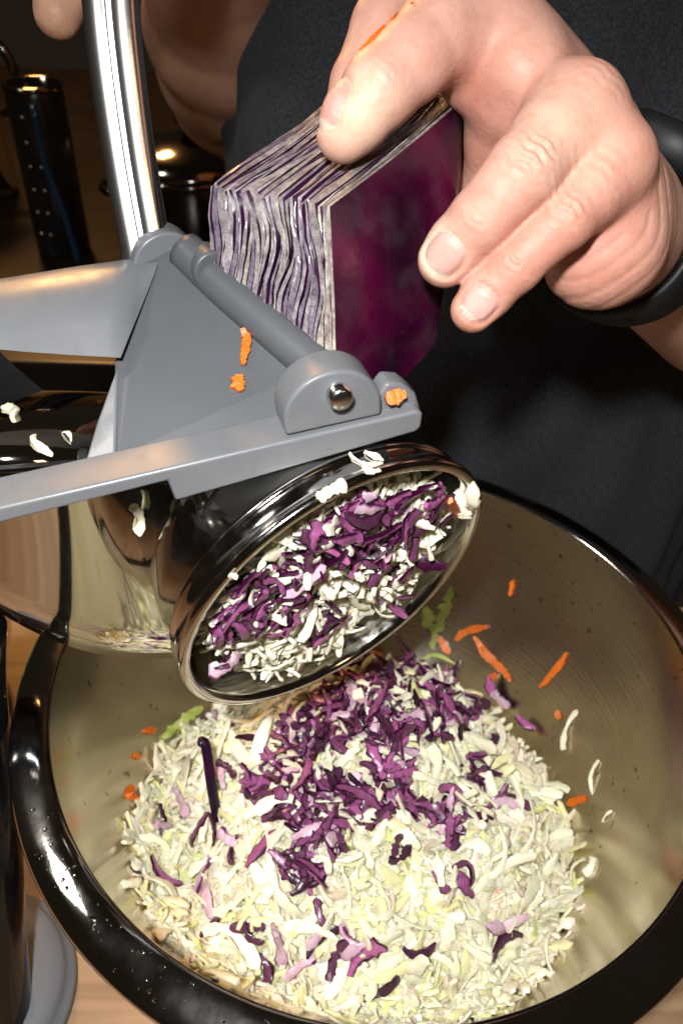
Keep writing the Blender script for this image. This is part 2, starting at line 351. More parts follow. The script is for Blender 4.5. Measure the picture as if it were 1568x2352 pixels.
# solid core so that nothing shows through between shreds
V, Fc = [], []; nr, na = 16, 56
for i in range(nr + 1):
    for j in range(na):
        a = 2 * math.pi * j / na; q = (i / nr) * .97; x = HC[0] + .091 * q * math.cos(a); y = HC[1] + .090 * q * math.sin(a)
        V.append((x, y, max(heap_z(x, y) - .0055, bowl_z(math.hypot(x, y)) + .0006)))
for i in range(nr):
    for j in range(na): Fc.append((i * na + j, i * na + (j + 1) % na, (i + 1) * na + (j + 1) % na, (i + 1) * na + j))
white_mass = Mass()
cand = []
for i in range(7600):
    while True:
        x, y = rng.uniform(-.112, .112, 2)
        dx, dy = (x - HC[0]) / .091, (y - HC[1]) / .090
        q = dx * dx + dy * dy
        if q < 1.06 * rng.uniform(.9, 1.06) and math.hypot(x, y) < .114: break
    lift = rng.normal(-.0012, .0024) if q < .95 else rng.uniform(0, .002)
    p = np.array([x, y, heap_z(x, y) + lift]); 
    rb = math.hypot(p[0], p[1]); p[2] = max(p[2], bowl_z(rb) + .002)
    cand.append((lift, p, rand_rot(heap_n(x, y), .38, rng), rng.choice([.5, .7, .9, 1.05, 1.25])))
def facing(p): return (p - CAM) @ ray(784, 1176)
order = sorted(range(len(cand)), key=lambda i: -(cand[i][0] + .002 * cand[i][3] + (.001 if cand[i][1][1] < .03 else -.01)))
for rank, i in enumerate(order):
    lift, p, R, sc = cand[i]; vi = int(rng.integers(26))
    if rank < 200:
        where = 'left side' if p[0] < -.045 else 'right side' if p[0] > .04 else 'front slope' if p[1] < -.035 else 'crown'
        place('white_cabbage_shred', MESH['white'][vi] if rank % 2 else MESH['long'][vi % 12], R, p + heap_n(p[0], p[1]) * .001, max(sc, .8), 'pale white cabbage shred lying loose on the %s of the heap' % where, 'shred', 'white cabbage shreds on the %s of the heap' % where)
    else:
        g = rng.uniform(); tint = np.array([1, 1, 1.]) * rng.uniform(.82, 1.06)
        if g < .22: tint = tint * np.array([.97, .97, .74])
        elif g < .245: tint = tint * np.array([.86, .95, .55])
        elif g < .33: tint = tint * np.array([1.0, .88, .95])
        white_mass.add(VAR['white'][vi], R, p, sc, tint)
core = pydata('core', V, Fc)
base_n = white_mass.n; white_mass.V.append(np.array(V)); white_mass.Q.append(np.array(Fc) + base_n); white_mass.C.append(np.tile([.80, .76, .52], (len(V), 1))); white_mass.n += len(V)
bpy.data.meshes.remove(core)
wm = white_mass.build('shredded_white_cabbage', MT['white_shred']); tag(wm, 'mass of pale shredded white cabbage heaped in the steel bowl', 'cabbage', kind='stuff')

def inpoly(x, y, poly):
    c = False; n = len(poly); j = n - 1
    for i in range(n):
        xi, yi = poly[i]; xj, yj = poly[j]
        if (yi > y) != (yj > y) and x < (xj - xi) * (y - yi) / (yj - yi) + xi: c = not c
        j = i
    return c
# purple shreds on the heap
PC = [[(690, 1640), (800, 1560), (1000, 1530), (1060, 1610), (1110, 1650), (1000, 1700), (900, 1720), (720, 1740), (650, 1700)],
      [(760, 1560), (840, 1500), (880, 1560), (830, 1620)],
      [(580, 1790), (660, 1740), (760, 1800), (800, 1860), (760, 1960), (720, 2030), (650, 2010), (700, 1900), (600, 1860)],
      [(760, 1800), (900, 1740), (940, 1800), (920, 1860), (800, 1870)],
      [(930, 1840), (1040, 1830), (1000, 1890), (930, 1870)], [(1010, 1880), (1100, 1880), (1010, 1930)],
      [(1070, 1740), (1110, 1780), (1090, 1820), (1060, 1790)]]
PN = [270, 24, 145, 66, 13, 11, 10]
purple_mass = Mass()
PLAB = ['dark purple shred in the big tangle just below the drum', 'dark purple shred standing right under the drum lip', 'dark purple shred in the lower left tangle of the heap', 'dark purple shred in the patch at the middle of the heap',
        'purple shred right of the middle patch on the heap', 'purple shred in the small tuft right of the middle patch', 'purple shred in the small tuft at the upper right of the heap']
def spot(px, py): return 'left end' if px < 600 and py < 2060 else 'right slope' if px > 1000 else 'front slope' if py > 1990 else 'upper part'
for poly, cnt, plab in zip(PC, PN, PLAB):
    xs = [a for a, b in poly]; ys = [b for a, b in poly]; k = 0
    while k < cnt:
        px, py = rng.uniform(min(xs), max(xs)), rng.uniform(min(ys), max(ys))
        if not inpoly(px, py, poly): continue
        p = on_heap(px, py); nn = heap_n(p[0], p[1]); lf = rng.uniform(.0012, .0090); p = p + nn * lf
        kd = 'purple' if rng.uniform() < .9 else 'pink'
        if lf < .0068: purple_mass.add(VAR[kd][int(rng.integers(len(VAR[kd])))], rand_rot(nn, .45, rng), p, rng.uniform(.75, 1.1), rng.uniform(.75, 1.1)); k += 1; continue
        place('red_cabbage_shred', MESH[kd][int(rng.integers(len(MESH[kd])))], rand_rot(nn, .45, rng), p, rng.uniform(.75, 1.1), plab, 'shred', plab.replace('shred', 'shreds')); k += 1
pm = purple_mass.build('shredded_red_cabbage', MT['purple_shred']); tag(pm, 'tangle of dark purple shredded red cabbage in the middle of the white heap', 'cabbage', kind='stuff')
SING = [(350, 1910), (545, 1770), (525, 1790), (560, 1960), (545, 1930), (490, 2010), (500, 2068), (350, 2030), (595, 2115), (600, 2130), (622, 2200), (655, 2150), (700, 2200), (742, 2095), (720, 2140), (735, 2150),
        (812, 2140), (828, 2165), (855, 2180), (888, 2250), (938, 2190), (915, 1940), (925, 1955), (1050, 2010), (1045, 2040), (1005, 2025), (1120, 2120), (1135, 2150), (1160, 2100), (1150, 1855), (1125, 1845), (1165, 1850),
        (1120, 1720), (1100, 1800), (1220, 1665), (1150, 1590), (1160, 1608), (500, 2135), (768, 2195), (580, 1720), (490, 1675), (470, 1660), (905, 1500), (1055, 1640), (1080, 1650), (1040, 1690), (620, 1960), (660, 2000),
        (510, 1900), (480, 1900), (445, 1845), (400, 1890)]
for (px, py) in SING:
    p = on_heap(px, py); nn = heap_n(p[0], p[1]); p = p + nn * .0062
    kd = 'purple' if rng.uniform() < .72 else 'pink'
    place('red_cabbage_shred', MESH[kd][int(rng.integers(len(MESH[kd])))], rand_rot(nn, .25, rng), p, rng.uniform(.85, 1.15), 'loose purple shred scattered on the %s of the white heap' % spot(px, py), 'shred', 'loose purple shreds on the %s' % spot(px, py))
# white shreds that lie over the purple patch
for (px, py) in [(700, 1660), (690, 1700), (880, 1745), (900, 1720), (790, 1770), (850, 1600), (740, 1600), (960, 1690), (720, 1790), (830, 1860), (880, 1890), (660, 1770), (790, 1690), (1000, 1600), (640, 1830), (950, 1780)]:
    p = on_heap(px, py); nn = heap_n(p[0], p[1]); p = p + nn * .0065
    place('white_cabbage_shred', MESH['white'][int(rng.integers(26))], rand_rot(nn, .25, rng), p, rng.uniform(.95, 1.25), 'white cabbage shred lying across the purple shreds in the bowl', 'shred', 'white shreds across the purple patch')
# long dark stalk standing out of the heap on the left
p0, p1 = on_heap(500, 1880), None
d0 = np.dot(p0 - CAM, -cdir(0, 0, 1)); pts = [at(500, 1885, d0 - .002), at(485, 1800, d0 - .006), at(472, 1710, d0 - .009), at(455, 1705, d0 - .009)]
st = tube('cabbage_stalk', spline(pts, 12), [.0016] * 10 + [.0019, .0012], MT['leaf_skin'], flat=(1.3, .7)); tag(st, 'long thin dark purple cabbage stalk standing up from the heap', 'stalk')

# ---- carrot strips and green leaf pieces
def strip(name, pix, w, t, M, label, cat, group=None, depth=None, lift=.0015, seed=0, jag=.18):
    """ribbon following pixel points that are first dropped on to the heap or the bowl wall"""
    r = np.random.default_rng(seed + 100); P = []
    for i, q in enumerate(pix):
        if depth is not None: P.append(at(q[0], q[1], depth[i] if hasattr(depth, '__len__') else depth))
        else:
            p = on_heap(q[0], q[1]); P.append(p + nrm(CAM - p) * lift)
    n = max(8, 5 * len(pix)); P = spline(P, n); V, Fc = [], []
    for i, p in enumerate(P):
        d = nrm(P[min(i + 1, n - 1)] - P[max(i - 1, 0)]); v = nrm(CAM - p); s = nrm(np.cross(d, v)); v = nrm(np.cross(s, d)); s2 = nrm(s + v * r.normal(0, .25))
        e = min(1, .45 + 2.2 * min(i, n - 1 - i) / n); a, b = w * .5 * e * (1 + r.normal(0, jag)), w * .5 * e * (1 + r.normal(0, jag))
        V += [p - s2 * a - v * t * .5, p + s2 * b - v * t * .5, p + s2 * b * .9 + v * t * .5, p - s2 * a * .9 + v * t * .5]
    for i in range(n - 1):
        for k in range(4): Fc.append((i * 4 + k, i * 4 + (k + 1) % 4, (i + 1) * 4 + (k + 1) % 4, (i + 1) * 4 + k))
    Fc += [(3, 2, 1, 0), tuple(4 * (n - 1) + k for k in range(4))]
    me = pydata(name, V, Fc); o = link(name, me, M); me.set_sharp_from_angle(angle=math.radians(50)); return tag(o, label, cat, group)
CR = [([(1045, 1470), (1075, 1448), (1118, 1440)], .0036, 'curved orange carrot strip on the bowl wall, above the forked strips'),
      ([(1088, 1462), (1115, 1500), (1150, 1535), (1172, 1565)], .0034, 'long orange carrot strip leaning down the bowl wall to the heap'),
      ([(1093, 1475), (1108, 1505), (1135, 1530)], .0016, 'thin orange carrot sliver lying against the long carrot strip'),
      ([(1003, 1462), (1018, 1482), (1030, 1502)], .0035, 'short orange carrot strip beside the yellow-green leaf shred'),
      ([(1300, 1500), (1270, 1545), (1238, 1578)], .0026, 'straight orange carrot strip leaning on the wall right of the heap'),
      ([(1176, 1335), (1170, 1368)], .0022, 'small orange carrot sliver stuck high on the bowl wall'),
      ([(305, 1805), (296, 1825), (312, 1832)], .0040, 'crumpled orange carrot bit stuck to the bowl wall left of the heap'),
      ([(316, 1830), (328, 1868)], .0012, 'thin carrot thread hanging below the crumpled carrot bit'),
      ([(332, 1678), (358, 1676)], .0026, 'small carrot flake on the bowl wall under the drum'),
      ([(308, 1735), (322, 1738)], .0024, 'tiny carrot crumb on the left bowl wall'),
      ([(1302, 1846), (1344, 1832)], .0034, 'orange carrot piece at the right edge of the heap'),
      ([(1140, 2030), (1138, 2055)], .0034, 'orange carrot piece half buried in the white heap'),
      ([(1120, 1556), (1142, 1552)], .0034, 'carrot piece at the back edge of the heap under the long strip'),
      ([(1278, 1632), (1282, 1652)], .0030, 'short carrot stub beside a white shred right of the heap'),
      ([(655, 2318), (680, 2322)], .0036, 'orange carrot bit at the front edge of the heap by the rim'),
      ([(850, 1498), (878, 1510)], .0034, 'carrot flake just below the drum lip'),
      ([(900, 1515), (915, 1530)], .0030, 'carrot crumb between purple shreds below the drum'),
      ([(425, 1985), (418, 2000)], .0030, 'carrot bit under a purple shred at the left of the heap'),
      ([(452, 1675), (456, 1690)], .0026, 'small carrot crumb behind the green leaf at the left')]
for i, (px, w, lab) in enumerate(CR): strip('carrot_strip', px, w * 1.2, .0010, MT['carrot'], lab, 'carrot', 'carrot strips in the bowl', seed=i)
strip('green_leaf_shred', [(1035, 1348), (1025, 1395), (1005, 1440), (990, 1490)], .0052, .0012, MT['green'], 'bright green frilly leaf shred hanging below the drum on the bowl wall', 'leaf', 'green leaf shreds', seed=41, jag=.45)
strip('green_leaf_shred', [(975, 1395), (985, 1420), (975, 1440)], .0060, .0012, MT['green'], 'yellow-green leaf scrap partly hidden by the drum', 'leaf', 'green leaf shreds', seed=42, jag=.4)
strip('green_leaf_shred', [(955, 1520), (1000, 1505), (1045, 1525)], .0022, .0012, MT['green'], 'thin yellow-green curved shred at the back of the heap', 'leaf', 'green leaf shreds', seed=43)
strip('green_leaf_shred', [(465, 1625), (420, 1655), (375, 1695)], .0050, .0012, MT['green'], 'pointed green leaf shred at the left end of the heap', 'leaf', 'green leaf shreds', seed=44, jag=.3)
strip('green_leaf_shred', [(1205, 1795), (1208, 1815)], .0036, .0012, MT['green'], 'tiny green leaf bit on the right slope of the heap', 'leaf', 'green leaf shreds', seed=45)
LOOSE = [([(1310, 1630), (1300, 1670), (1296, 1720)], .0044, 'upright white shred leaning on the wall right of the heap'), ([(1368, 1750), (1352, 1785), (1352, 1820)], .0028, 'thin white shred standing alone on the bowl wall at the right'),
         ([(1402, 1862), (1385, 1880)], .0026, 'small white crumb on the bowl wall beyond the heap'), ([(1362, 1975), (1345, 2010)], .0034, 'white crumb on the bowl floor right of the heap'),
         ([(590, 2255), (598, 2300), (588, 2360)], .0048, 'white shred hanging over the front rim of the bowl'), ([(275, 2025), (315, 2032)], .0036, 'white crumb on the bowl wall left of the heap'),
         ([(300, 1915), (340, 1935), (390, 1955)], .0062, 'thick white stalk piece at the left end of the heap'), ([(1270, 2080), (1300, 2060), (1325, 2040)], .0050, 'forked white shred pointing right at the edge of the heap')]
WS = mat('white_shred_plain', (.80, .79, .64), .35, 0, .5, sss=.15, sssr=(.002, .002, .001), noise=(300, (.70, .72, .50), .45, .75), bump=(600, .3, .0006))
for i, (px, w, lab) in enumerate(LOOSE):
    if 'front rim' in lab:
        strip('white_cabbage_shred', px, w, .0015, WS, lab, 'shred', 'loose white shreds beside the heap', depth=[.3325, .3275, .321], seed=60 + i, jag=.12); continue
    P = [on_heap(*q) for q in (px[0], px[-1])]; mid = (P[0] + P[1]) / 2; d = nrm(P[1] - P[0]); v = nrm(CAM - mid); z = nrm(v - d * (v @ d))
    me = MESH['white'][(i * 3 + 1) % 26]; L = max(v_.co.x for v_ in me.vertices) - min(v_.co.x for v_ in me.vertices); sc = min(max((np.linalg.norm(P[1] - P[0]) + .002) / L, .4), 1.5)
    place('white_cabbage_shred', me, np.array([d, np.cross(z, d), z]).T, mid + z * .002, sc, lab, 'shred', 'loose white shreds beside the heap')

# ================================================================== ROTARY GRATER
grater = empty('rotary_grater', (-.152, -.077, 0)); gm = Matrix.Translation((.152, .077, 0))
tag(grater, 'rotary drum grater of grey plastic and polished steel, its drum tipped over the bowl', 'grater')
def gpart(o):      # keep the world place of a part under the grater's empty
    o.parent = grater; o.matrix_parent_inverse = gm; return o
gp = cdir(.296, -.63, .718); gp = nrm(gp); gb = nrm(np.cross([0, 0, 1.], gp))
th = math.radians(5); gb = gb * math.cos(th) + np.cross(gp, gb) * math.sin(th); gu = np.cross(gp, gb)
G0 = at(970, 942, .207)
def gplane(px, py, s):    # where the sight line meets the plane s metres in front of the bar's face
    r = ray(px, py); t = ((G0 + gp * s - CAM) @ gp) / (r @ gp); q = CAM + r * t - G0; return q @ gb, q @ gu
def gext(name, poly, s, depth, M, bev=.001, seg=3, uv=None, angle=35):
    """outline seen on the plane s, given real thickness towards the back"""
    bm = bmesh.new(); pts = uv if uv else [gplane(x, y, s) for x, y in poly]
    f = [bm.verts.new(G0 + gb * a + gu * b + gp * s) for a, b in pts]; k = [bm.verts.new(G0 + gb * a + gu * b + gp * (s - depth)) for a, b in pts]
    n = len(f); bm.faces.new(f); bm.faces.new(k[::-1])
    for i in range(n): bm.faces.new((f[i], k[i], k[(i + 1) % n], f[(i + 1) % n]))
    bmesh.ops.recalc_face_normals(bm, faces=bm.faces); me = bpy.data.meshes.new(name); bm.to_mesh(me); bm.free()
    me.polygons.foreach_set('use_smooth', [True] * len(me.polygons))
    o = link(name, me, M); bevel(o, bev, seg, angle); o.modifiers.new('wn', 'WEIGHTED_NORMAL'); return gpart(o)
gext('front_bar', [(-160, 1203), (960, 944), (972, 950), (968, 982), (955, 993), (404, 1152), (386, 1106), (-160, 1243)], 0, .0125, MT['plastic'], .0022, 5)
# half-round ears with their pins
ca, cb_ = gplane(768, 952, -.0005)
ra = np.linspace(math.pi * 1.0, 0, 26)
gext('hinge_ear', None, -.0012, .0115, MT['plastic'], .0011, 3, uv=[(ca - .0128, cb_ - .004)] + [(ca + .0128 * math.cos(a), cb_ + .0128 * math.sin(a) * .93) for a in ra] + [(ca + .0128, cb_ - .004)], angle=50)
def pin(c, s, r, L):
    O = G0 + gb * c[0] + gu * c[1] + gp * s
    return gpart(lathe('hinge_pin', [(.0001, L), (r * .75, L), (r, L - .0006), (r, -.004)], MT['pin'], None, 28, (O, gb, gu, gp)))
pc = gplane(784, 918, .002); pin(pc, -.002, .0031, .0046)
gext('bar_end', [(868, 960), (870, 905), (890, 880), (925, 882), (955, 905), (968, 945)], -.004, .007, MT['plastic'], .0012, 3)
# chute: sloped panel with a rolled right edge
def slab(name, quad, thick, M, bev=.001, sub=1):
    q = [np.asarray(p) for p in quad]; nn = nrm(np.cross(q[1] - q[0], q[3] - q[0])); 
    if nn @ (CAM - q[0]) < 0: nn = -nn
    bm = bmesh.new(); f = [bm.verts.new(p) for p in q]; k = [bm.verts.new(p - nn * thick) for p in q]; bm.faces.new(f); bm.faces.new(k[::-1]); n = len(q)
    for i in range(n): bm.faces.new((f[i], k[i], k[(i + 1) % n], f[(i + 1) % n]))
    bmesh.ops.recalc_face_normals(bm, faces=bm.faces); me = bpy.data.meshes.new(name); bm.to_mesh(me); bm.free()
    o = link(name, me, M); bevel(o, bev, 3); return gpart(o)
slab('chute_panel', [at(262, 830, .2180), at(290, 720, .2240), at(330, 600, .2300), at(372, 570, .2310), at(430, 572, .2305), at(640, 790, .2205), at(700, 860, .2185), at(640, 960, .2145), at(264, 1056, .2068)], .004, MT['plastic_dark'], .0008)
gpart(tube('chute_edge', spline([at(425, 575, .230), at(520, 665, .2255), at(640, 768, .2205), at(735, 850, .2170)], 24), .0056, MT['plastic_dark'], seg=24))
slab('chute_wing', [at(270, 838, .2168), at(264, 1062, .2056), at(190, 1078, .2072), at(224, 965, .2118)], .003, MT['plastic'], .0006)
# rear hood: rounded shell to the left with its own ear
def hood():
    # lofted cross-sections along the bar direction: rounded top, flat front
    V, Fc = [], []; cols = [(-180, 668, 790, .2060), (-60, 648, 797, .2075), (60, 628, 808, .2095), (160, 612, 815, .2110), (250, 600, 820, .2130), (292, 592, 822, .2145), (322, 583, 748, .2190), (348, 577, 686, .2235), (370, 574, 630, .2270)]
    back = nrm(cdir(-.15, .30, -.94)); prof_ = []
    for (px, yt, yb, d) in cols:
        T = at(px, yt, d + .004); B = at(px if px < 280 else px - 15, yb, d); up = nrm(T - B); H = np.linalg.norm(T - B); R = min(.0175, H * .8); ring = [B]
        c = T - up * R - (-back) * 0 + back * R
        for k in range(13):
            a = math.pi / 2 * k / 12; ring.append(c + (-back) * R * math.cos(a) + up * R * math.sin(a))
        ring.append(c + back * .020 + up * R); ring.append(c + back * .020 - up * (H - R)); prof_.append(ring)
    m_ = len(prof_[0])
    for r_ in prof_: V += r_
    for i in range(len(prof_) - 1):
        for k in range(m_): Fc.append((i * m_ + k, i * m_ + (k + 1) % m_, (i + 1) * m_ + (k + 1) % m_, (i + 1) * m_ + k))
    Fc += [tuple(range(m_))[::-1], tuple((len(prof_) - 1) * m_ + k for k in range(m_))]
    me = pydata('hood', V, Fc); o = link('hood', me, MT['plastic']); me.set_sharp_from_angle(angle=math.radians(40)); return gpart(o)
hood()
def ear(px, py, d, rp, depth, name='hinge_ear', squash=1., mt='plastic', a0=-20, a1=200):
    # half-round ear whose flat side looks along the hinge line
    O = at(px, py, d); ax = nrm(cdir(.42, -.55, .72)); x = nrm(np.cross([0, 0, 1.], ax)); y = np.cross(ax, x); bm = bmesh.new()
    pts = [(rp * math.cos(a), rp * squash * math.sin(a)) for a in np.linspace(math.radians(a0), math.radians(a1), 30)]
    f = [bm.verts.new(O + x * a + y * b) for a, b in pts]; k = [bm.verts.new(O + x * a + y * b - ax * depth) for a, b in pts]; bm.faces.new(f); bm.faces.new(k[::-1]); n = len(f)
    for i in range(n): bm.faces.new((f[i], k[i], k[(i + 1) % n], f[(i + 1) % n]))
    bmesh.ops.recalc_face_normals(bm, faces=bm.faces); me = bpy.data.meshes.new(name); bm.to_mesh(me); bm.free(); me.polygons.foreach_set('use_smooth', [True] * len(me.polygons))
    o = link(name, me, MT[mt]); bevel(o, .0011, 3, 50); o.modifiers.new('wn', 'WEIGHTED_NORMAL'); return gpart(o)
ear(388, 616, .2335, .0104, .012, a0=-60, a1=230)
ear(492, 625, .2235, .0058, .010, mt='plastic_dark', a0=-60, a1=230)
# polished lever of two raised ribs
def lever():
    path = spline([at(238, -190, .200), at(243, -60, .2055), at(254, 80, .2120), at(275, 250, .2190), at(301, 420, .2260), at(336, 610, .2330)], 40)
    W = .0063; cs = []
    for i in range(41):
        u = -1 + 2 * i / 40; h = .0011 * (abs(math.sin(u * math.pi)) ** .8) + .0007 * math.exp(-(u / .10) ** 2)
        cs.append((u * W, h))
    cs = [(-W * 1.12, -.007), (-W * 1.10, -.001)] + cs + [(W * 1.10, -.001), (W * 1.12, -.007)]
    V, Fc = [], []; n = len(path); m_ = len(cs)
    for i, p in enumerate(path):
        d = nrm(path[min(i + 1, n - 1)] - path[max(i - 1, 0)]); v = nrm(CAM - p + cdir(-.05, 0, 0)); s = nrm(np.cross(v, d)) * (-1); 
        if s @ cdir(1, 0, 0) < 0: s = -s
        v = nrm(np.cross(s, d)); v = v if v @ (CAM - p) > 0 else -v
        V += [p + s * a + v * b for a, b in cs]
    for i in range(n - 1):
        for k in range(m_): Fc.append((i * m_ + k, i * m_ + (k + 1) % m_, (i + 1) * m_ + (k + 1) % m_, (i + 1) * m_ + k))
    me = pydata('press_lever', V, Fc); me.set_sharp_from_angle(angle=math.radians(60)); return gpart(link('press_lever', me, MT['chrome']))
lever()
# steel casing: a big polished rounded body
def casing():
    # leaning front face, rounded edges, flat deck behind; bowed outwards along its length
    back = nrm(cdir(-.10, .62, -.77)); V, Fc = [], []; cols = np.arange(-230, 700, 12.); rows = None
    for px in cols:
        x = (px + 80) * .122; bow = .0098 * x * x if x > 0 else .016 * x * x
        yb = 1512 - max(0, 330 - px) ** 2 / 1040. - max(0, px - 330) ** 2 / 3000.
        line = []; yt = 1085.; rr = 7.0
        top = at(px, yt, (202 + bow) / 1000)
        for k in range(9): q_ = 1 - k / 8.; line.append(top + back * (.085 * q_) + np.array([0, 0, .004 - .030 * q_ ** 1.6]))
        nrow = 26
        for k in range(nrow + 1):
            t = k / nrow; py = yt + (yb - yt) * t; ym = (py - yt) * .122; H = (yb - yt) * .122
            d = 202 + bow + .82 * ym
            e = ym - (H - rr)
            if e > 0: d += rr * (1 - math.sqrt(max(0, 1 - (e / rr) ** 2))) * 1.6
            if ym < 5: d += (1 - ym / 5) ** 2 * 2.0
            line.append(at(px, py, d / 1000))
        low = line[-1]
        for k in range(1, 8): line.append(low + back * .085 * k / 7 + np.array([0, 0, .0025 * math.sqrt(k) + .004 * k]))
        V += line; rows = len(line)
    for i in range(len(cols) - 1):
        for k in range(rows - 1): Fc.append((i * rows + k, (i + 1) * rows + k, (i + 1) * rows + k + 1, i * rows + k + 1))
    me = pydata('casing', V, Fc); o = link('casing', me, MT['steel_casing']); return gpart(o)
casing()
# drum
DA = nrm(cdir(.531, -.687, .497)); DO = at(783, 1362, .2425); dx, dy, dz = basis(DA); DR = .0515
DFR = (DO, dx, dy, DA)
drum = gpart(lathe('drum', [(DR - .0022, -.0012), (DR - .003, -.004), (DR - .0035, -.010), (DR - .012, -.034), (DR - .020, -.046), (.006, -.047), (.0003, -.047)], MT['steel_drum'], None, 128, DFR))
rim_ = lathe('drum_lip', [(DR - .0022, -.0012), (DR - .0016, .0004), (DR - .0004, .0010), (DR + .0012, .0006), (DR + .0018, -.0008), (DR + .0012, -.0022), (DR - .0002, -.0028), (DR - .0006, -.0040), (DR - .0008, -.0075),
      (DR - .0002, -.0085), (DR + .0004, -.0090), (DR - .0002, -.0102), (DR - .0010, -.0112), (DR - .0014, -.0200), (DR - .0030, -.0300), (DR - .012, -.040), (DR - .020, -.046)], MT['steel_drum'], drum, 144, DFR)
rim_.parent = drum
# leg and suction foot on the table
foot = gpart(lathe('suction_foot', [(.0005, .0125), (.030, .0125), (.037, .0115), (.0385, .0085), (.0392, .006), (.0412, .0052), (.0420, .004), (.0420, .0008), (.0005, .0008)], MT['foot'], None, 72, (np.array([-.162, -.082, 0]), np.array([1., 0, 0]), np.array([0, 1., 0]), np.array([0, 0, 1.]))))
gpart(tube('leg', spline([at(-18, 2352, .3150), at(-28, 2318, .3125), at(-45, 2150, .3050), at(-52, 1990, .3000), at(-72, 1800, .2960), at(-95, 1600, .2900), at(-100, 1440, .2780)], 40), [.0235, .0195, .0180, .0172, .0168] + [.0165] * 35, MT['watch_gloss'], seg=48))
# ---- contents of the drum
def in_drum(px, py, s):
    r = ray(px, py); t = ((DO + DA * s - CAM) @ DA) / (r @ DA); return CAM + r * t
def drum_rho(p):
    q = p - DO; return math.hypot(q @ dx, q @ dy), q @ DA
bare = [[(790, 1395), (850, 1375), (900, 1395), (1000, 1370), (990, 1400), (900, 1470), (820, 1530), (760, 1545), (800, 1490)], [(560, 1590), (640, 1560), (700, 1600), (600, 1620)], [(1030, 1300), (1090, 1200), (1100, 1150), (1110, 1250), (1030, 1380)]]
dm = Mass(); ccount = 0
for i in range(2000):
    a = rng.uniform(0, 2 * math.pi); rr = (DR - .004) * math.sqrt(rng.uniform()); s = rng.uniform(-.013, -.0015)
    lim = DR - .0050 - max(0, (-s - .010)) * .36
    p = DO + dx * rr * math.cos(a) + dy * rr * math.sin(a) + DA * s
    if rr > lim - .0050: continue
    edge_ = rr > lim - .010
    c = MW.T @ (p - CAM); px, py = 784 + FPX * c[0] / -c[2], 1176 - FPX * c[1] / -c[2]
    if any(inpoly(px, py, b) for b in bare) and rng.uniform() < .96: continue
    R = rand_rot(DA, .5, rng); sc = rng.uniform(.6, 1.1) * (.62 if edge_ else 1); vi = int(rng.integers(26))
    if s > -.0042 and ccount < 95:
        ccount += 1; place('white_cabbage_shred', MESH['white'][vi], R, p, sc, 'white cabbage shred caught inside the open grater drum', 'shred', 'white cabbage shreds in the drum')
    else: dm.add(VAR['white'][vi], R, p, sc, np.array([.98, .97, 1.0]) * rng.uniform(.8, 1.05))
dmo = dm.build('shredded_cabbage_in_drum', MT['white_shred']); tag(dmo, 'mass of pale shredded cabbage packed inside the grater drum', 'cabbage', kind='stuff')
DP = [([(790, 1160), (880, 1130), (960, 1120), (950, 1230), (850, 1300), (700, 1320), (640, 1290)], 62), ([(840, 1230), (960, 1200), (970, 1300), (900, 1340), (840, 1330)], 30), ([(520, 1400), (580, 1320), (700, 1320), (720, 1380), (600, 1420)], 32),
      ([(490, 1400), (600, 1400), (700, 1440), (560, 1490), (480, 1480)], 20), ([(640, 1360), (800, 1390), (810, 1440), (700, 1470), (640, 1440)], 16), ([(870, 1360), (980, 1350), (980, 1390), (880, 1390)], 8), ([(490, 1540), (525, 1500), (520, 1590), (495, 1580)], 4), ([(980, 1110), (1030, 1110), (1050, 1210), (1020, 1210)], 5)]
dpm = Mass()
for poly, cnt in DP:
    xs = [a for a, b in poly]; ys = [b for a, b in poly]; k = 0
    while k < cnt:
        px, py = rng.uniform(min(xs), max(xs)), rng.uniform(min(ys), max(ys))
        if not inpoly(px, py, poly): continue
        sd_ = rng.uniform(-.0045, .0022); p = in_drum(px, py, sd_)
        if drum_rho(p)[0] > DR - .010: k += 1; continue
        kd = 'purple' if rng.uniform() < .93 else 'pink'
        if sd_ < -.0018: dpm.add(VAR[kd][int(rng.integers(len(VAR[kd])))], rand_rot(DA, .38, rng), p, rng.uniform(.72, 1.0), rng.uniform(.75, 1.1)); k += 1; continue
        place('red_cabbage_shred', MESH[kd][int(rng.integers(len(MESH[kd])))], rand_rot(DA, .38, rng), p, rng.uniform(.72, 1.0), 'dark purple curled shred inside the open grater drum', 'shred', 'red cabbage shreds in the drum'); k += 1
dpo = dpm.build('shredded_red_cabbage_in_drum', MT['purple_shred']); tag(dpo, 'tangle of purple shredded cabbage packed in the grater drum', 'cabbage', kind='stuff')

# ================================================================== RED CABBAGE BLOCK: leaves stacked from the outer leaf inwards
KA = at(757, 474, .2055); KC = at(1098, 196, .2300); KD = at(772, 905, .2165); KB = at(474, 420, .2180)
e1, e2, e3 = KC - KA, KD - KA, KB - KA
cab = empty('red_cabbage_wedge', KA + e2 * .9); cabm = Matrix.Translation(-Vector(KA + e2 * .9))
tag(cab, 'cut wedge of red cabbage with a glossy dark purple outer leaf, held over the grater', 'cabbage')
NL = 42; th_ = rng.uniform(.6, 1.5, NL); th_[0] = 1.1; cum = np.concatenate([[0], np.cumsum(th_)]); cum /= cum[-1]
wsd = rng.uniform(0, 6, 8)
lf_, lp_, la_ = rng.uniform(2.5, 9, NL), rng.uniform(0, 6.28, NL), rng.uniform(.2, .85, NL); lu_ = rng.uniform(2, 7, NL)
def cuts(u, v):
    t = th_ * (1 + la_ * np.sin(lf_ * v + lp_ + lu_ * u)); t[0] = 1.1; c = np.concatenate([[0], np.cumsum(t)]); return c / c[-1]
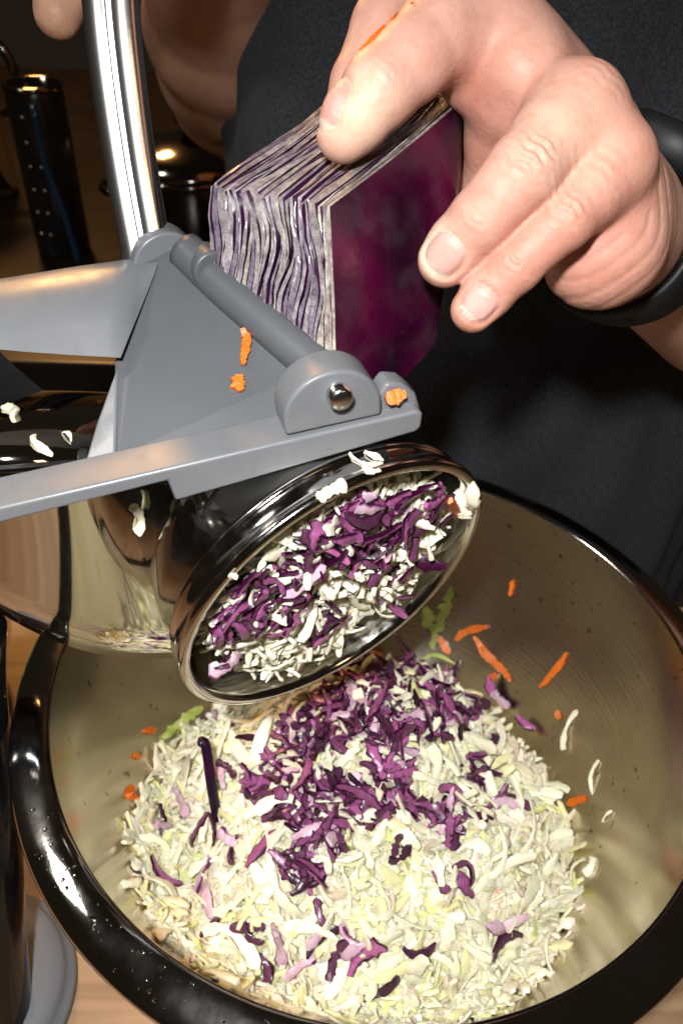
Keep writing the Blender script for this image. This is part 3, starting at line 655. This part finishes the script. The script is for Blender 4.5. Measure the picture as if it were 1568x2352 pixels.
def wave(u, v, lay):
    d = lay
    return (.010 * math.sin(5 * v + wsd[0] + 3 * d) + .007 * math.sin(11 * v + wsd[1] + 7 * d + 2 * u) + .010 * math.sin(4.5 * u + wsd[2] + 4 * d) + .006 * math.sin(9 * u + wsd[3])) * 1.9 * min(1, d * 3) + .007 * math.sin(17 * v + wsd[4] + 11 * d) * min(1, d * 3)
for li in range(NL):
    a0, a1 = cum[li], cum[li + 1]; gap = .0016; nu, nv = 13, 23; V, Fc, mi = [], [], []; cols = []
    a0 += gap * (li > 0); a1 -= gap
    ou, ov = rng.normal(0, .0035, 2); tone = rng.choice([0, 1, 2], p=[.45, .35, .2]); 
    ec = [np.array([.29, .26, .265]), np.array([.15, .12, .165]), np.array([.34, .31, .25])][tone] * rng.uniform(.8, 1.15)
    extu = 1.22 - .25 * a0; umin = 0.0
    for side, aa in ((0, a0), (1, a1)):
        for i in range(nu):
            for j in range(nv):
                u, v = i / (nu - 1), j / (nv - 1); v *= 1.26; uu = u * extu; 
                # frayed front and top edges
                fr = rng.normal(0, .0028) + ou if i == 0 else 0; ft = rng.normal(0, .0028) + ov if j == 0 else 0
                if i == 0: fr += .010 * math.sin(5 * v + li * 1.3) * min(1, li / 4)
                if j == 0: ft += .012 * math.sin(4 * uu + li * .9) * min(1, li / 4) + .018 * (li / NL) ** 2
                if li == 0: fr *= .2; ft *= .3
                cc_ = cuts(uu, v); jl = (cc_[li] + gap * (li > 0) if side == 0 else cc_[li + 1] - gap) + wave(uu, v, (a0 + a1) / 2)
                # the outer leaf bows gently; far side turns away
                bow = .055 * math.sin(math.pi * min(1, uu)) * (1 - a0) + .020 * math.sin(math.pi * v) * (1 - a0)
                p = KA + e1 * (uu + fr) + e2 * (v + ft) + e3 * (jl - bow * .55); p = p - e1 * 0
                # round the lower far corner
                if uu > .5 and v > .4: p = p - e1 * (uu - .5) * (v - .4) * .50
                if uu > .85: p = p + (KB - KA) * (uu - .85) ** 1.5 * 2.2 - e1 * (uu - .85) * .35
                # loose left lower part falls away from the block
                V.append(p); hz = .5 + .5 * math.sin(6 * v + li * 1.7 + 5 * uu); cols.append((ec * (1 - .45 * hz) + np.array([.11, .08, .125]) * .45 * hz) * rng.uniform(.6, 1.25))
    idx = lambda s, i, j: s * nu * nv + i * nv + j
    for i in range(nu - 1):
        for j in range(nv - 1):
            Fc.append((idx(0, i, j), idx(0, i, j + 1), idx(0, i + 1, j + 1), idx(0, i + 1, j))); mi.append(0)
            Fc.append((idx(1, i, j), idx(1, i + 1, j), idx(1, i + 1, j + 1), idx(1, i, j + 1))); mi.append(0)
    for i in range(nu - 1):
        for j in (0, nv - 1): Fc.append((idx(0, i, j), idx(0, i + 1, j), idx(1, i + 1, j), idx(1, i, j))); mi.append(1)
    for j in range(nv - 1):
        for i in (0, nu - 1): Fc.append((idx(0, i, j), idx(1, i, j), idx(1, i, j + 1), idx(0, i, j + 1))); mi.append(1)
    me = pydata('leaf', V, Fc); set_col(me, np.array(cols)); o = link('outer_leaf' if li == 0 else 'leaf', me, [MT['leaf_outer'] if li == 0 else MT['leaf_skin'], MT['leaf_edge']]); me.polygons.foreach_set('material_index', mi)
    bm = bmesh.new(); bm.from_mesh(me); bmesh.ops.recalc_face_normals(bm, faces=bm.faces); bm.to_mesh(me); bm.free(); me.set_sharp_from_angle(angle=math.radians(50))
    o.parent = cab; o.matrix_parent_inverse = cabm
# ================================================================== PERSON
def surface_nets(V, xs, ys, zs):
    s = V < 0; nx, ny, nz_ = V.shape
    cnt = np.zeros((nx - 1, ny - 1, nz_ - 1), np.int8)
    for a in (0, 1):
        for b in (0, 1):
            for c in (0, 1): cnt += s[a:nx - 1 + a, b:ny - 1 + b, c:nz_ - 1 + c]
    act = (cnt > 0) & (cnt < 8); I, J, K = np.nonzero(act); idm = -np.ones(act.shape, np.int64); idm[I, J, K] = np.arange(len(I))
    acc = np.zeros((len(I), 3)); num = np.zeros(len(I))
    cor = [(a, b, c) for a in (0, 1) for b in (0, 1) for c in (0, 1)]
    for p in cor:
        for ax in range(3):
            if p[ax]: continue
            q = list(p); q[ax] = 1; v0 = V[I + p[0], J + p[1], K + p[2]]; v1 = V[I + q[0], J + q[1], K + q[2]]; ch = (v0 < 0) != (v1 < 0)
            t = np.where(ch, v0 / np.where(ch, v0 - v1, 1), 0); pos = np.tile(np.array(p, float), (len(I), 1)); pos[:, ax] += t
            acc[ch] += pos[ch]; num[ch] += 1
    acc /= num[:, None]
    h = np.array([xs[1] - xs[0], ys[1] - ys[0], zs[1] - zs[0]]); P = np.array([xs[0], ys[0], zs[0]]) + (np.stack([I, J, K], 1) + acc) * h
    quads = []
    for ax in range(3):
        sl0 = [slice(None)] * 3; sl1 = [slice(None)] * 3; sl0[ax] = slice(0, -1); sl1[ax] = slice(1, None)
        d = s[tuple(sl0)] != s[tuple(sl1)]; idx = np.array(np.nonzero(d)); o1, o2 = [k for k in range(3) if k != ax]
        lim = np.array(act.shape); ok = (idx[o1] > 0) & (idx[o2] > 0) & (idx[o1] < lim[o1]) & (idx[o2] < lim[o2]); idx = idx[:, ok]
        def cell(d1, d2):
            q = idx.copy(); q[o1] -= d1; q[o2] -= d2; return idm[q[0], q[1], q[2]]
        Q = np.stack([cell(1, 1), cell(0, 1), cell(0, 0), cell(1, 0)], 1); ins = s[idx[0], idx[1], idx[2]]
        flip = ins if ax != 1 else ~ins; Q[~flip] = Q[~flip][:, ::-1]; quads.append(Q)
    return P, np.vstack(quads)
def smin(a, b, k):
    h = np.clip(.5 + .5 * (b - a) / k, 0, 1); return b + (a - b) * h - k * h * (1 - h)
class SDF:
    """camera-frame millimetre volume; parts are only evaluated near themselves"""
    def __init__(s, lo, hi, h):
        s.h = h; s.ax = [np.arange(lo[i], hi[i], h) for i in range(3)]; s.shape = tuple(len(a) for a in s.ax)
        s.X, s.Y, s.Z = [a.astype(np.float32) for a in np.meshgrid(*s.ax, indexing='ij')]
    def new(s): return np.full(s.shape, 40., np.float32)
    def cone(s, D, a, b, r1, r2, k=3., flat=None, margin=14):
        a, b = np.asarray(a, float), np.asarray(b, float); lo = np.minimum(a - r1, b - r2) - margin; hi = np.maximum(a + r1, b + r2) + margin; sl = []
        for i in range(3):
            i0 = max(0, int((lo[i] - s.ax[i][0]) / s.h)); i1 = min(s.shape[i], int((hi[i] - s.ax[i][0]) / s.h) + 2)
            if i1 <= i0: return
            sl.append(slice(i0, i1))
        sl = tuple(sl); x, y, z = s.X[sl] - a[0], s.Y[sl] - a[1], s.Z[sl] - a[2]; d = b - a; L = d @ d + 1e-9
        t = np.clip((x * d[0] + y * d[1] + z * d[2]) / L, 0, 1); px, py, pz = x - t * d[0], y - t * d[1], z - t * d[2]
        if flat is not None:      # squash along a direction
            f, am = nrm(flat[0]), flat[1]; q = (px * f[0] + py * f[1] + pz * f[2]) * (1 / am - 1); px, py, pz = px + q * f[0], py + q * f[1], pz + q * f[2]
        dist = np.sqrt(px * px + py * py + pz * pz) - (r1 + (r2 - r1) * t); D[sl] = smin(D[sl], dist.astype(np.float32), k)
    def chain(s, D, pts, k=2.5, flat=None):
        for i in range(len(pts) - 1): s.cone(D, pts[i][:3], pts[i + 1][:3], pts[i][3], pts[i + 1][3], k, flat)
def c_mm(px, py, d): return np.array([(px - 784) / FPX * d, (1176 - py) / FPX * d, -d])
def J4(px, py, d, r): return np.array([*c_mm(px, py, d), r])
def mm_world(P): return (P / 1000.) @ MW.T + CAM

def left_hand():
    G = SDF((-12, 25, -375), (205, 148, -178), .75)
    ring = [J4(1322, 262, 205, 11.8), J4(1266, 322, 200, 10.2), J4(1200, 398, 196, 9.1), J4(1150, 452, 198, 8.0), J4(1105, 505, 201, 8.0), J4(1052, 562, 206, 7.6), J4(1022, 597, 208.5, 7.2)]
    pinky = [J4(1396, 378, 205, 11.0), J4(1345, 446, 202, 8.8), J4(1290, 505, 200, 7.7), J4(1235, 556, 202, 6.8), J4(1183, 608, 204, 6.9), J4(1120, 672, 208, 6.5), J4(1086, 712, 209.5, 6.0)]
    middle = [J4(1196, 165, 214, 11.8), J4(1170, 235, 220, 10), J4(1140, 320, 232, 9), J4(1120, 430, 245, 8), J4(1100, 520, 248, 7)]
    thumb = [J4(1062, 45, 213, 12.0), J4(1008, 84, 209, 11.4), J4(945, 142, 205, 9.8), J4(872, 206, 204, 9.5), J4(814, 274, 205, 8.4), J4(788, 310, 206, 7.0)]
    index = [J4(1070, 40, 218, 12), J4(1020, -130, 224, 10), J4(935, -85, 226, 9.2), J4(872, 60, 224, 7.8), J4(820, 190, 223, 7.2), J4(795, 260, 222, 6.5)]
    wrist = c_mm(1392, 520, 246)
    palm = G.new()
    for mcp, rr in ((ring[0], 11.5), (pinky[0], 11), (middle[0], 11.5), (index[0], 11.5)):
        w = wrist + (mcp[:3] - wrist) * .12; G.cone(palm, mcp[:3], w, rr, 16, 9)
    G.cone(palm, c_mm(1398, 560, 222), c_mm(1410, 545, 240), 15.0, 18, 9)         # heel under the little finger
    G.cone(palm, c_mm(1360, 590, 224), c_mm(1390, 470, 224), 12.5, 13, 9)
    G.cone(palm, c_mm(1120, 60, 216), c_mm(1330, 330, 240), 12, 17, 10)            # thumb muscle
    G.cone(palm, c_mm(1075, 180, 220), c_mm(1180, 160, 222), 6.5, 9, 8)             # web of the thumb
    G.cone(palm, wrist, c_mm(1465, 572, 272), 18, 19.5, 10)
    G.cone(palm, c_mm(1465, 572, 272), c_mm(1650, 700, 352), 19.5, 31, 10)
    total = None
    for ch, kk in ((ring, 5.5), (pinky, 5.), (middle, 5.), (thumb, 6.), (index, 5.)):
        D = G.new(); G.chain(D, ch, 2.2); D = smin(D, palm, kk); total = D if total is None else smin(total, D, .9)
    X, Y, Z = G.X, G.Y, G.Z
    def local(o, *axes): return [(X - o[0]) * a[0] + (Y - o[1]) * a[1] + (Z - o[2]) * a[2] for a in axes]
    # knuckle creases
    toc = np.array([0, 0, 1.])
    for ch, i, amp, per, wid in tuple((c_, i_, a_, p_, w_) for c_, i_, a_, p_, w_ in ((ring, 2, .78, 2.7, 5.0), (pinky, 2, .62, 2.4, 4.0), (ring, 4, .36, 2.0, 2.8), (pinky, 4, .42, 2.0, 3.0), (thumb, 3, .32, 2.4, 4.5), (ring, 0, .22, 3.0, 7.0), (pinky, 1, .25, 3.0, 7.0))):
        o = ch[i][:3]; ax = nrm(ch[i + 1][:3] - ch[max(i - 1, 0)][:3]); dv = nrm(toc - ax * (toc @ ax)); sd = np.cross(ax, dv); A, Bq, Sd = local(o, ax, dv, sd); m_ = (np.abs(A) < 14) & (Bq > 0) & (Bq < 16) & (np.abs(Sd) < 14)
        w = np.exp(-(A[m_] / wid) ** 2) * np.exp(-(Sd[m_] / 6.) ** 2); bow = A[m_] + .035 * Sd[m_] ** 2 + .5 * np.sin(Sd[m_] * 1.1 + i)
        total[m_] += (amp * np.cos(2 * math.pi * bow / per) * w - .25 * w).astype(np.float32)
    # folds of the bent wrist and heel: arcs around the base of the hand
    o = c_mm(1300, 440, 205); R3 = np.sqrt((X - o[0]) ** 2 + (Y - o[1]) ** 2 + (.55 * (Z - o[2])) ** 2); ang = np.arctan2(Y - o[1], X - o[0])
    m_ = (R3 > 12) & (R3 < 36) & (ang < .35) & (ang > -1.9) & (np.abs(total) < 4) & (Z < -206)
    jit = 1.4 * np.sin(ang[m_] * 3.1 + .4) + .6 * np.sin(ang[m_] * 7 + 1)
    total[m_] += (.42 * np.clip(np.cos(2 * math.pi * (R3[m_] + jit) / 4.3), -.2, 1) ** 2 * np.exp(-((R3[m_] - 24) / 9) ** 2)).astype(np.float32)
    # nails
    nails = []
    for ch, dn, ln, wn, off in ((ring, np.array([.28, .30, .9]), 10.2, 10.2, .38), (pinky, np.array([.20, .12, .95]), 9.0, 8.6, .42), (thumb, np.array([-.74, .42, .52]), 12.5, 11.5, .35)):
        tip, pre = ch[-1][:3], ch[-3][:3]; ax = nrm(tip - pre); dv = nrm(dn - ax * (dn @ ax)); sd = np.cross(ax, dv); o = tip - ax * ln * off + ax * 1.2
        A, Bq, Sd = local(o, ax, dv, sd); q = (np.abs(A / (ln * .5)) ** 3 + np.abs(Sd / (wn * .5)) ** 3) ** (1 / 3); m_ = (Bq > 2) & (q < 1.6) & (Bq < 13)
        total[m_] += (.85 * np.exp(-((q[m_] - 1.0) / .11) ** 2) - .15 * (q[m_] < .95) + .30 * np.clip(A[m_] / (ln * .5), 0, 1) ** 2 * (q[m_] < 1)).astype(np.float32)
        nails.append((o, ax, dv, sd, ln, wn))
    P, Q = surface_nets(total, *G.ax)
    # colour
    col = np.tile(np.array([.51, .285, .222]), (len(P), 1))
    def blush(c, r, a, tint):
        w = (min(.85, a * 1.3) * np.exp(-(np.linalg.norm(P - c, axis=1) / r) ** 2))[:, None]; col[:] = col * (1 - w) + np.array(tint) * w
    red = (.48, .165, .115)
    for ch, i, r, a in ((ring, 0, 13, .3), (ring, 2, 9, .35), (ring, 4, 7, .5), (pinky, 0, 14, .45), (pinky, 1, 10, .4), (pinky, 2, 8, .6), (pinky, 3, 8, .55), (pinky, 4, 8, .6), (pinky, 6, 8, .5), (ring, 6, 6, .2), (thumb, 4, 6, .3), (middle, 1, 12, .5), (middle, 2, 12, .5)):
        blush(ch[i][:3], r, a, red)
    blush(c_mm(1380, 600, 215), 16, .35, red); blush(c_mm(1090, 190, 212), 9, .4, red)
    blush(ring[-1][:3] + np.array([-3, 0, 6]), 6, .6, (.80, .62, .46)); blush(thumb[-1][:3] + np.array([3, 3, 6]), 9, .5, (.76, .58, .42)); blush(c_mm(1290, 330, 195), 14, .35, (.72, .52, .39)); blush(c_mm(1455, 455, 225), 14, .25, (.62, .46, .30))
    for (o, ax, dv, sd, ln, wn) in nails:
        q = P - o; A, Bq, Sd = q @ ax, q @ dv, q @ sd; e = (np.abs(A / (ln * .5)) ** 3 + np.abs(Sd / (wn * .5)) ** 3) ** (1 / 3); k = (e < .97) & (Bq > 2); col[k] = (.56, .31, .27); k2 = k & (A > ln * .36); col[k2] = (.62, .50, .43)
    return P, Q, col
def right_arm():
    G = SDF((-175, 50, -690), (60, 330, -225), 2.5); D = G.new()
    G.chain(D, [J4(520, -190, 360, 26), J4(508, -60, 430, 41), J4(514, 60, 480, 46), J4(520, 150, 530, 44), J4(525, 215, 585, 40), J4(570, 270, 640, 38)], 10)
    hand = G.new(); G.cone(hand, c_mm(520, -190, 335), c_mm(330, -190, 285), 20, 16, 8)
    for k, (x0, y0, x1, y1, r) in enumerate([(330, -200, 165, -120, 9.5), (300, -260, 110, -230, 9.5), (320, -150, 200, -95, 9)]):
        F = G.new(); G.chain(F, [J4(x0 + 60, y0, 272, 11), J4(x0 - 40, y0 - 30, 285, 10), J4(x1, y1, 285, 9), J4(x1 - 30, y1 + 90 if k == 0 else y1 + 40, 280, r - 1), J4(x1 - 33, 32 if k == 0 else y1 + 80, 277, r - 1.2)], 3); hand = smin(hand, F, 1.5)
    D = smin(D, hand, 6.); P, Q = surface_nets(D, *G.ax); col = np.tile(np.array([.50, .29, .20]), (len(P), 1)); return P, Q, col
P1, Q1, C1 = left_hand(); P2, Q2, C2 = right_arm()
W1, W2 = mm_world(P1), mm_world(P2)
# rest of the body: trunk under the shirt, upper arms; metres in the world frame, coarse
def trunk():
    xs = np.arange(-.30, .62, .012); ys = np.arange(.02, .56, .012); zs = np.arange(-.25, .62, .012); X, Y, Z = np.meshgrid(xs, ys, zs, indexing='ij')
    def cn(a, b, r1, r2, fl=1.):
        a, b = np.array(a), np.array(b); d = b - a; L = d @ d; t = np.clip(((X - a[0]) * d[0] + (Y - a[1]) * d[1] + (Z - a[2]) * d[2]) / L, 0, 1)
        return np.sqrt((X - a[0] - t * d[0]) ** 2 + ((Y - a[1] - t * d[1]) / fl) ** 2 + (Z - a[2] - t * d[2]) ** 2) * min(1, fl) - (r1 + (r2 - r1) * t)
    D = cn((.11, .36, -.2), (.11, .38, .42), .13, .14, .72); fa = mm_world(np.array([c_mm(1650, 700, 352)]))[0]
    el = fa + np.array([.15, .05, .02]); D = smin(D, cn(fa, el, .033, .042), .02); D = smin(D, cn(el, (.34, .38, .48), .045, .055), .03)
    e2_ = mm_world(np.array([c_mm(570, 270, 640)]))[0]; e3_ = mm_world(np.array([c_mm(840, 320, 700)]))[0]; D = smin(D, cn(e2_, e3_, .030, .042), .02); D = smin(D, cn(e3_, (.0, .42, .50), .045, .055), .03)
    P, Q = surface_nets(D, xs, ys, zs); return P, Q
P3, Q3 = trunk()
Vb = np.vstack([W1, W2, P3]); Qb = np.vstack([Q1, Q2 + len(W1), Q3 + len(W1) + len(W2)]); Cb = np.vstack([C1, C2, np.tile([.5, .28, .2], (len(P3), 1))])
pme = nparr_mesh('person', Vb, Qb, Cb); person = link('person', pme, MT['skin'])
tag(person, 'person in a charcoal shirt pressing the red cabbage wedge into the grater', 'person')
sm = person.modifiers.new('smooth', 'SMOOTH'); sm.factor = .5; sm.iterations = 2
# shirt
def shirt():
    V, Fc = [], []; na, nz_ = 180, 90
    for j in range(nz_ + 1):
        z = -.22 + .72 * j / nz_
        for i in range(na):
            a = 2 * math.pi * i / na; rx, ry = .205, .150; cx, cy = .11, .355 + .02 * (z) 
            x = cx + rx * math.cos(a); y = cy + ry * math.sin(a)
            f = .0075 * math.sin(9 * a + 14 * z + 2 * math.sin(7 * z)) + .003 * math.sin(17 * a - 30 * z) + .002 * math.sin(40 * z + 5 * a) + .004 * math.sin(5 * a - 21 * z)
            x += f * math.cos(a); y += f * math.sin(a); V.append((x, y, z))
    for j in range(nz_):
        for i in range(na): Fc.append((j * na + i, j * na + (i + 1) % na, (j + 1) * na + (i + 1) % na, (j + 1) * na + i))
    o = link('shirt', pydata('shirt', V, Fc), MT['shirt'], person); return o
shirt()

# ---- wristwatch
wc = mm_world(np.array([c_mm(1426, 549, 257)]))[0]; wa = nrm(mm_world(np.array([c_mm(1650, 700, 352)]))[0] - mm_world(np.array([c_mm(1392, 520, 246)]))[0])
watch = empty('wristwatch', wc); tag(watch, 'black rubber-strapped wristwatch worn on the wrist of the pressing hand', 'watch'); wmx = Matrix.Translation(-Vector(wc))
fc = nrm(cdir(.46, .80, .36)); fy = nrm(fc - wa * (fc @ wa)); fx = np.cross(fy, wa)
def wpart(o): o.parent = watch; o.matrix_parent_inverse = wmx; return o
def band():
    V, Fc = [], []; na = 96; ring_ = [(-.0100, 0), (-.0108, .0012), (-.0100, .0026), (-.006, .0031), (.006, .0031), (.0100, .0026), (.0108, .0012), (.0100, 0)]
    for i in range(na):
        a = 2 * math.pi * i / na; c, s = math.cos(a), math.sin(a)
        for (h, o_) in ring_:
            r = .0248 + o_; V.append(wc + fx * r * c + fy * r * s * .95 + wa * h)
    m_ = len(ring_)
    for i in range(na):
        for k in range(m_): Fc.append((i * m_ + k, i * m_ + (k + 1) % m_, ((i + 1) % na) * m_ + (k + 1) % m_, ((i + 1) % na) * m_ + k))
    return wpart(link('strap', pydata('strap', V, Fc), MT['black_rubber']))
band()
cw = wc + fy * .0255
wpart(lathe('watch_case', [(.0003, -.004), (.017, -.004), (.0195, -.001), (.0198, .004), (.0185, .0075), (.0170, .0082), (.0158, .0070), (.0003, .0068)], MT['black_rubber'], None, 64, (cw, fx, wa, fy)))
face = wpart(lathe('watch_face', [(.0003, .0071), (.0155, .0071)], MT['watch_gloss'], None, 48, (cw, fx, wa, fy)))
for k in range(12):
    a = 2 * math.pi * k / 12; q = cw + fx * .0125 * math.cos(a) + wa * .0125 * math.sin(a) + fy * .0074
    o = lathe('hour_mark', [(.0002, .0006), (.0007, .0004), (.0008, 0)], MT['pin'], None, 10, (q, fx, wa, fy)); o.parent = face

# ================================================================== DIM THINGS BEHIND, ON THE COUNTER
UP = (np.array([1., 0, 0]), np.array([0, 1., 0]), np.array([0, 0, 1.]))
def onz(px, py, z=0.):
    r = ray(px, py); t = (z - CAM[2]) / r[2]; return CAM + r * t
# patterned tin with a blue stirring stick
bpos = onz(150, 575); bpos[2] = 0
tin = empty('storage_tin', bpos); tag(tin, 'dark tall dotted tin with a shiny rim, standing behind the lever', 'tin')
hgt = .165; lathe('tin_body', [(.0005, .001), (.026, .001), (.028, .004), (.028, hgt - .006), (.026, hgt)], MT['tin'], tin, 48)
lathe('tin_rim', [(.026, hgt - .002), (.0285, hgt - .001), (.029, hgt + .002), (.027, hgt + .004), (.024, hgt + .003), (.024, hgt - .03)], MT['pot_steel'], tin, 48)
for r_ in range(6):
    for k in range(2):
        a = math.radians(180 + 62 + k * 24 + 3 * r_); z = .028 + r_ * .023; o = lathe('stud', [(.0003, .0014), (.0012, .0010), (.0018, 0)], MT['bead'], tin, 10, (np.array([.028 * math.cos(a), .028 * math.sin(a), z]), np.array([-math.sin(a), math.cos(a), 0]), np.array([0, 0, 1.]), np.array([math.cos(a), math.sin(a), 0])))
stick = tube('blue_stick', spline([np.array([.03, -.052, .006]), np.array([.022, -.046, .06]), np.array([.012, -.040, .10]), np.array([.009, -.036, .158])], 16), .0035, MT['blue'], seg=10); stick.location = bpos
tag(stick, 'thin blue stick leaning against the dotted tin', 'stick')
# glass mug
gpos = onz(-25, 440); gpos[2] = 0
mug = empty('glass_mug', gpos); tag(mug, 'dim brown glass mug with a round handle at the upper left edge', 'mug')
lathe('mug_body', [(.0005, .002), (.034, .002), (.036, .006), (.040, .22), (.041, .226), (.039, .226), (.037, .010), (.0005, .010)], MT['glass'], mug, 48)
ha = [np.array([.038 + .030 * math.sin(t), -.01, .135 + .042 * math.cos(t)]) for t in np.linspace(.15, math.pi - .15, 18)]
h_ = tube('handle', ha, .0055, MT['pot_steel'], mug, seg=12)
lathe('mug_band', [(.0405, .222), (.0425, .224), (.0425, .230), (.0405, .231)], MT['pot_steel'], mug, 48)
# lidded pot
ppos = onz(455, 560); ppos[2] = 0
pot = empty('cooking_pot', ppos); tag(pot, 'dark lidded cooking pot half hidden behind the lever', 'pot')
lathe('pot_body', [(.0005, .001), (.070, .001), (.074, .006), (.074, .085)], MT['pot_steel'], pot, 64)
lathe('pot_rim', [(.074, .085), (.079, .086), (.0795, .089), (.076, .091), (.074, .091)], MT['pot_steel'], pot, 64)
lid = lathe('lid', [(.076, .0915), (.076, .095), (.060, .106), (.035, .114), (.012, .118), (.0004, .118)], MT['pot_steel'], pot, 64)
kn = lathe('knob', [(.006, .117), (.006, .128), (.014, .131), (.015, .136), (.010, .140), (.0004, .140)], MT['tin'], lid, 32)
for a in (math.radians(200), math.radians(20)):
    q = [np.array([(.074 + .022 * math.sin(t)) * math.cos(a + .35 * math.cos(t)), (.074 + .022 * math.sin(t)) * math.sin(a + .35 * math.cos(t)), .07]) for t in np.linspace(0, math.pi, 12)]
    tube('handle', q, .004, MT['pot_steel'], pot, seg=10)
# green pepper on the table at the left
def pepper():
    V, Fc = [], []; na, nz_ = 60, 24; O = np.array([-.232, .085, .0])
    for j in range(nz_ + 1):
        t = j / nz_; ph = math.pi * t; 
        for i in range(na):
            a = 2 * math.pi * i / na; r = .034 * math.sin(ph) ** .55 * (1 + .09 * math.cos(4 * a)) ; z = .039 - .037 * math.cos(ph) - (.009 * math.exp(-((t - 1) / .12) ** 2)); V.append((r * math.cos(a), r * math.sin(a), z))
    for j in range(nz_):
        for i in range(na): Fc.append((j * na + i, j * na + (i + 1) % na, (j + 1) * na + (i + 1) % na, (j + 1) * na + i))
    e = empty('green_pepper', O); tag(e, 'dark green bell pepper in the shade at the left edge', 'pepper'); link('pepper_body', pydata('pepper_body', V, Fc), MT['pepper'], e)
    tube('stem', [np.array([0, 0, .064]), np.array([.001, 0, .074]), np.array([.006, 0, .082])], [.006, .0035, .004], MT['stem'], e, seg=10)
pepper()

# ================================================================== CRUMBS ON THE GRATER, dropped on to what is really there
bpy.context.view_layer.update(); DG = bpy.context.evaluated_depsgraph_get()
def on_scene(px, py):
    r = ray(px, py); ok, loc, nn, *_ = S.ray_cast(DG, Vector(CAM), Vector(nrm(r))); return np.array(loc) if ok else CAM + r * .3
def stuck(name, pix, w, t, M, label, cat, group=None, lift=.0012, seed=0, jag=.12):
    global on_heap
    keep = on_heap; on_heap = on_scene
    o = strip(name, pix, w, t, M, label, cat, group, lift=lift, seed=seed, jag=jag); on_heap = keep; return o
def stuck_shred(px, w, lab, grp, i):
    P = [on_scene(*q) for q in (px[0], px[-1])]; mid = (P[0] + P[1]) / 2; d = nrm(P[1] - P[0]); v = nrm(CAM - mid); z = nrm(v - d * (v @ d)); y = np.cross(z, d)
    ch = np.linalg.norm(P[1] - P[0]) + .002; me = MESH['white'][(i * 5) % 26]; L = max(v_.co.x for v_ in me.vertices) - min(v_.co.x for v_ in me.vertices); sc = min(max(ch / L, .35), 1.1)
    place('white_cabbage_shred', me, np.array([d, y, z]).T, mid + z * .0012, sc, lab, 'shred', grp)
stuck('carrot_strip', [(1033, 1150), (1048, 1185)], .0038, .0016, MT['carrot'], 'orange carrot bit at the far end of the drum opening', 'carrot', seed=71)
for i, (px, w, d, lab) in enumerate([([(1085, 1110), (1100, 1130), (1082, 1165)], .0050, .2490, 'white crumb perched on the far lip of the drum'), ([(1040, 1120), (1062, 1160), (1075, 1195)], .0024, .2485, 'thin white shred crossing the far lip of the drum'),
        ([(735, 1140), (765, 1125), (788, 1115)], .0034, .2350, 'white shred stuck along the outside of the drum band'), ([(822, 1055), (838, 1062)], .0046, .2390, 'white crumb on the drum band below the hinge pin'), ([(848, 1042), (870, 1052)], .0034, .2395, 'pointed white crumb on the drum band under the bar'),
        ([(842, 1078), (862, 1080)], .0034, .2395, 'round white crumb on the drum band beside the lip'), ([(535, 1310), (520, 1345)], .0032, .2245, 'white shred hanging on the lip of the drum'),
        ([(318, 1165), (316, 1200), (322, 1215)], .0034, .2135, 'pale shred stuck on the polished casing under the bar')]):
    stuck_shred(px, w, lab, 'crumbs on the grater', i)
# carrot on the grater; the orange thread imitates warm lamp glow on the thumb
stuck('carrot_strip', [(948, 4), (905, 42), (862, 82), (826, 116)], .0014, .0007, MT['carrot'], 'thin orange thread imitating the warm lamp glow along the top of the thumb', 'carrot', lift=.0010, seed=99)
stuck('carrot_strip', [(556, 755), (566, 775), (563, 805), (558, 838)], .0026, .0012, MT['carrot'], 'long orange carrot shred stuck on the grey chute panel', 'carrot', 'carrot bits on the grater', seed=91, jag=.15)
stuck('carrot_strip', [(548, 862), (548, 880), (552, 898)], .0036, .0012, MT['carrot'], 'star-like carrot flake stuck on the grey chute panel', 'carrot', 'carrot bits on the grater', seed=92, jag=.25)
stuck('carrot_strip', [(885, 918), (905, 912), (930, 905)], .0042, .0022, MT['carrot'], 'orange carrot lump on the bar beside the hinge ear', 'carrot', 'carrot bits on the grater', seed=93, jag=.15)
for i, (px, d) in enumerate([([(900, 1030), (925, 1040), (965, 1055)], .248), ([(895, 1025), (915, 1050), (945, 1068)], .250), ([(880, 1028), (900, 1022)], .247)]):
    strip('red_cabbage_shred', px, .0040, .002, MT['purple_shred'] if i != 1 else WS, ['purple shred squeezed out below the bar end', 'pale stalk piece squeezed out below the bar end', 'short purple shred tucked under the bar end'][i], 'shred', 'shreds below the bar end', depth=d, seed=95 + i)
for i, (px, w, lab) in enumerate([([(15, 930), (40, 950), (55, 968)], .0050, 'white cabbage bit on the dark deck by the left edge'), ([(78, 1005), (100, 1020), (112, 1045)], .0052, 'white cabbage bit on the dark deck beside the bar'), ([(158, 1000), (166, 1010)], .0040, 'small white crumb on the dark deck near the chute')]):
    stuck_shred(px, w, lab, 'crumbs on the deck', i + 7)
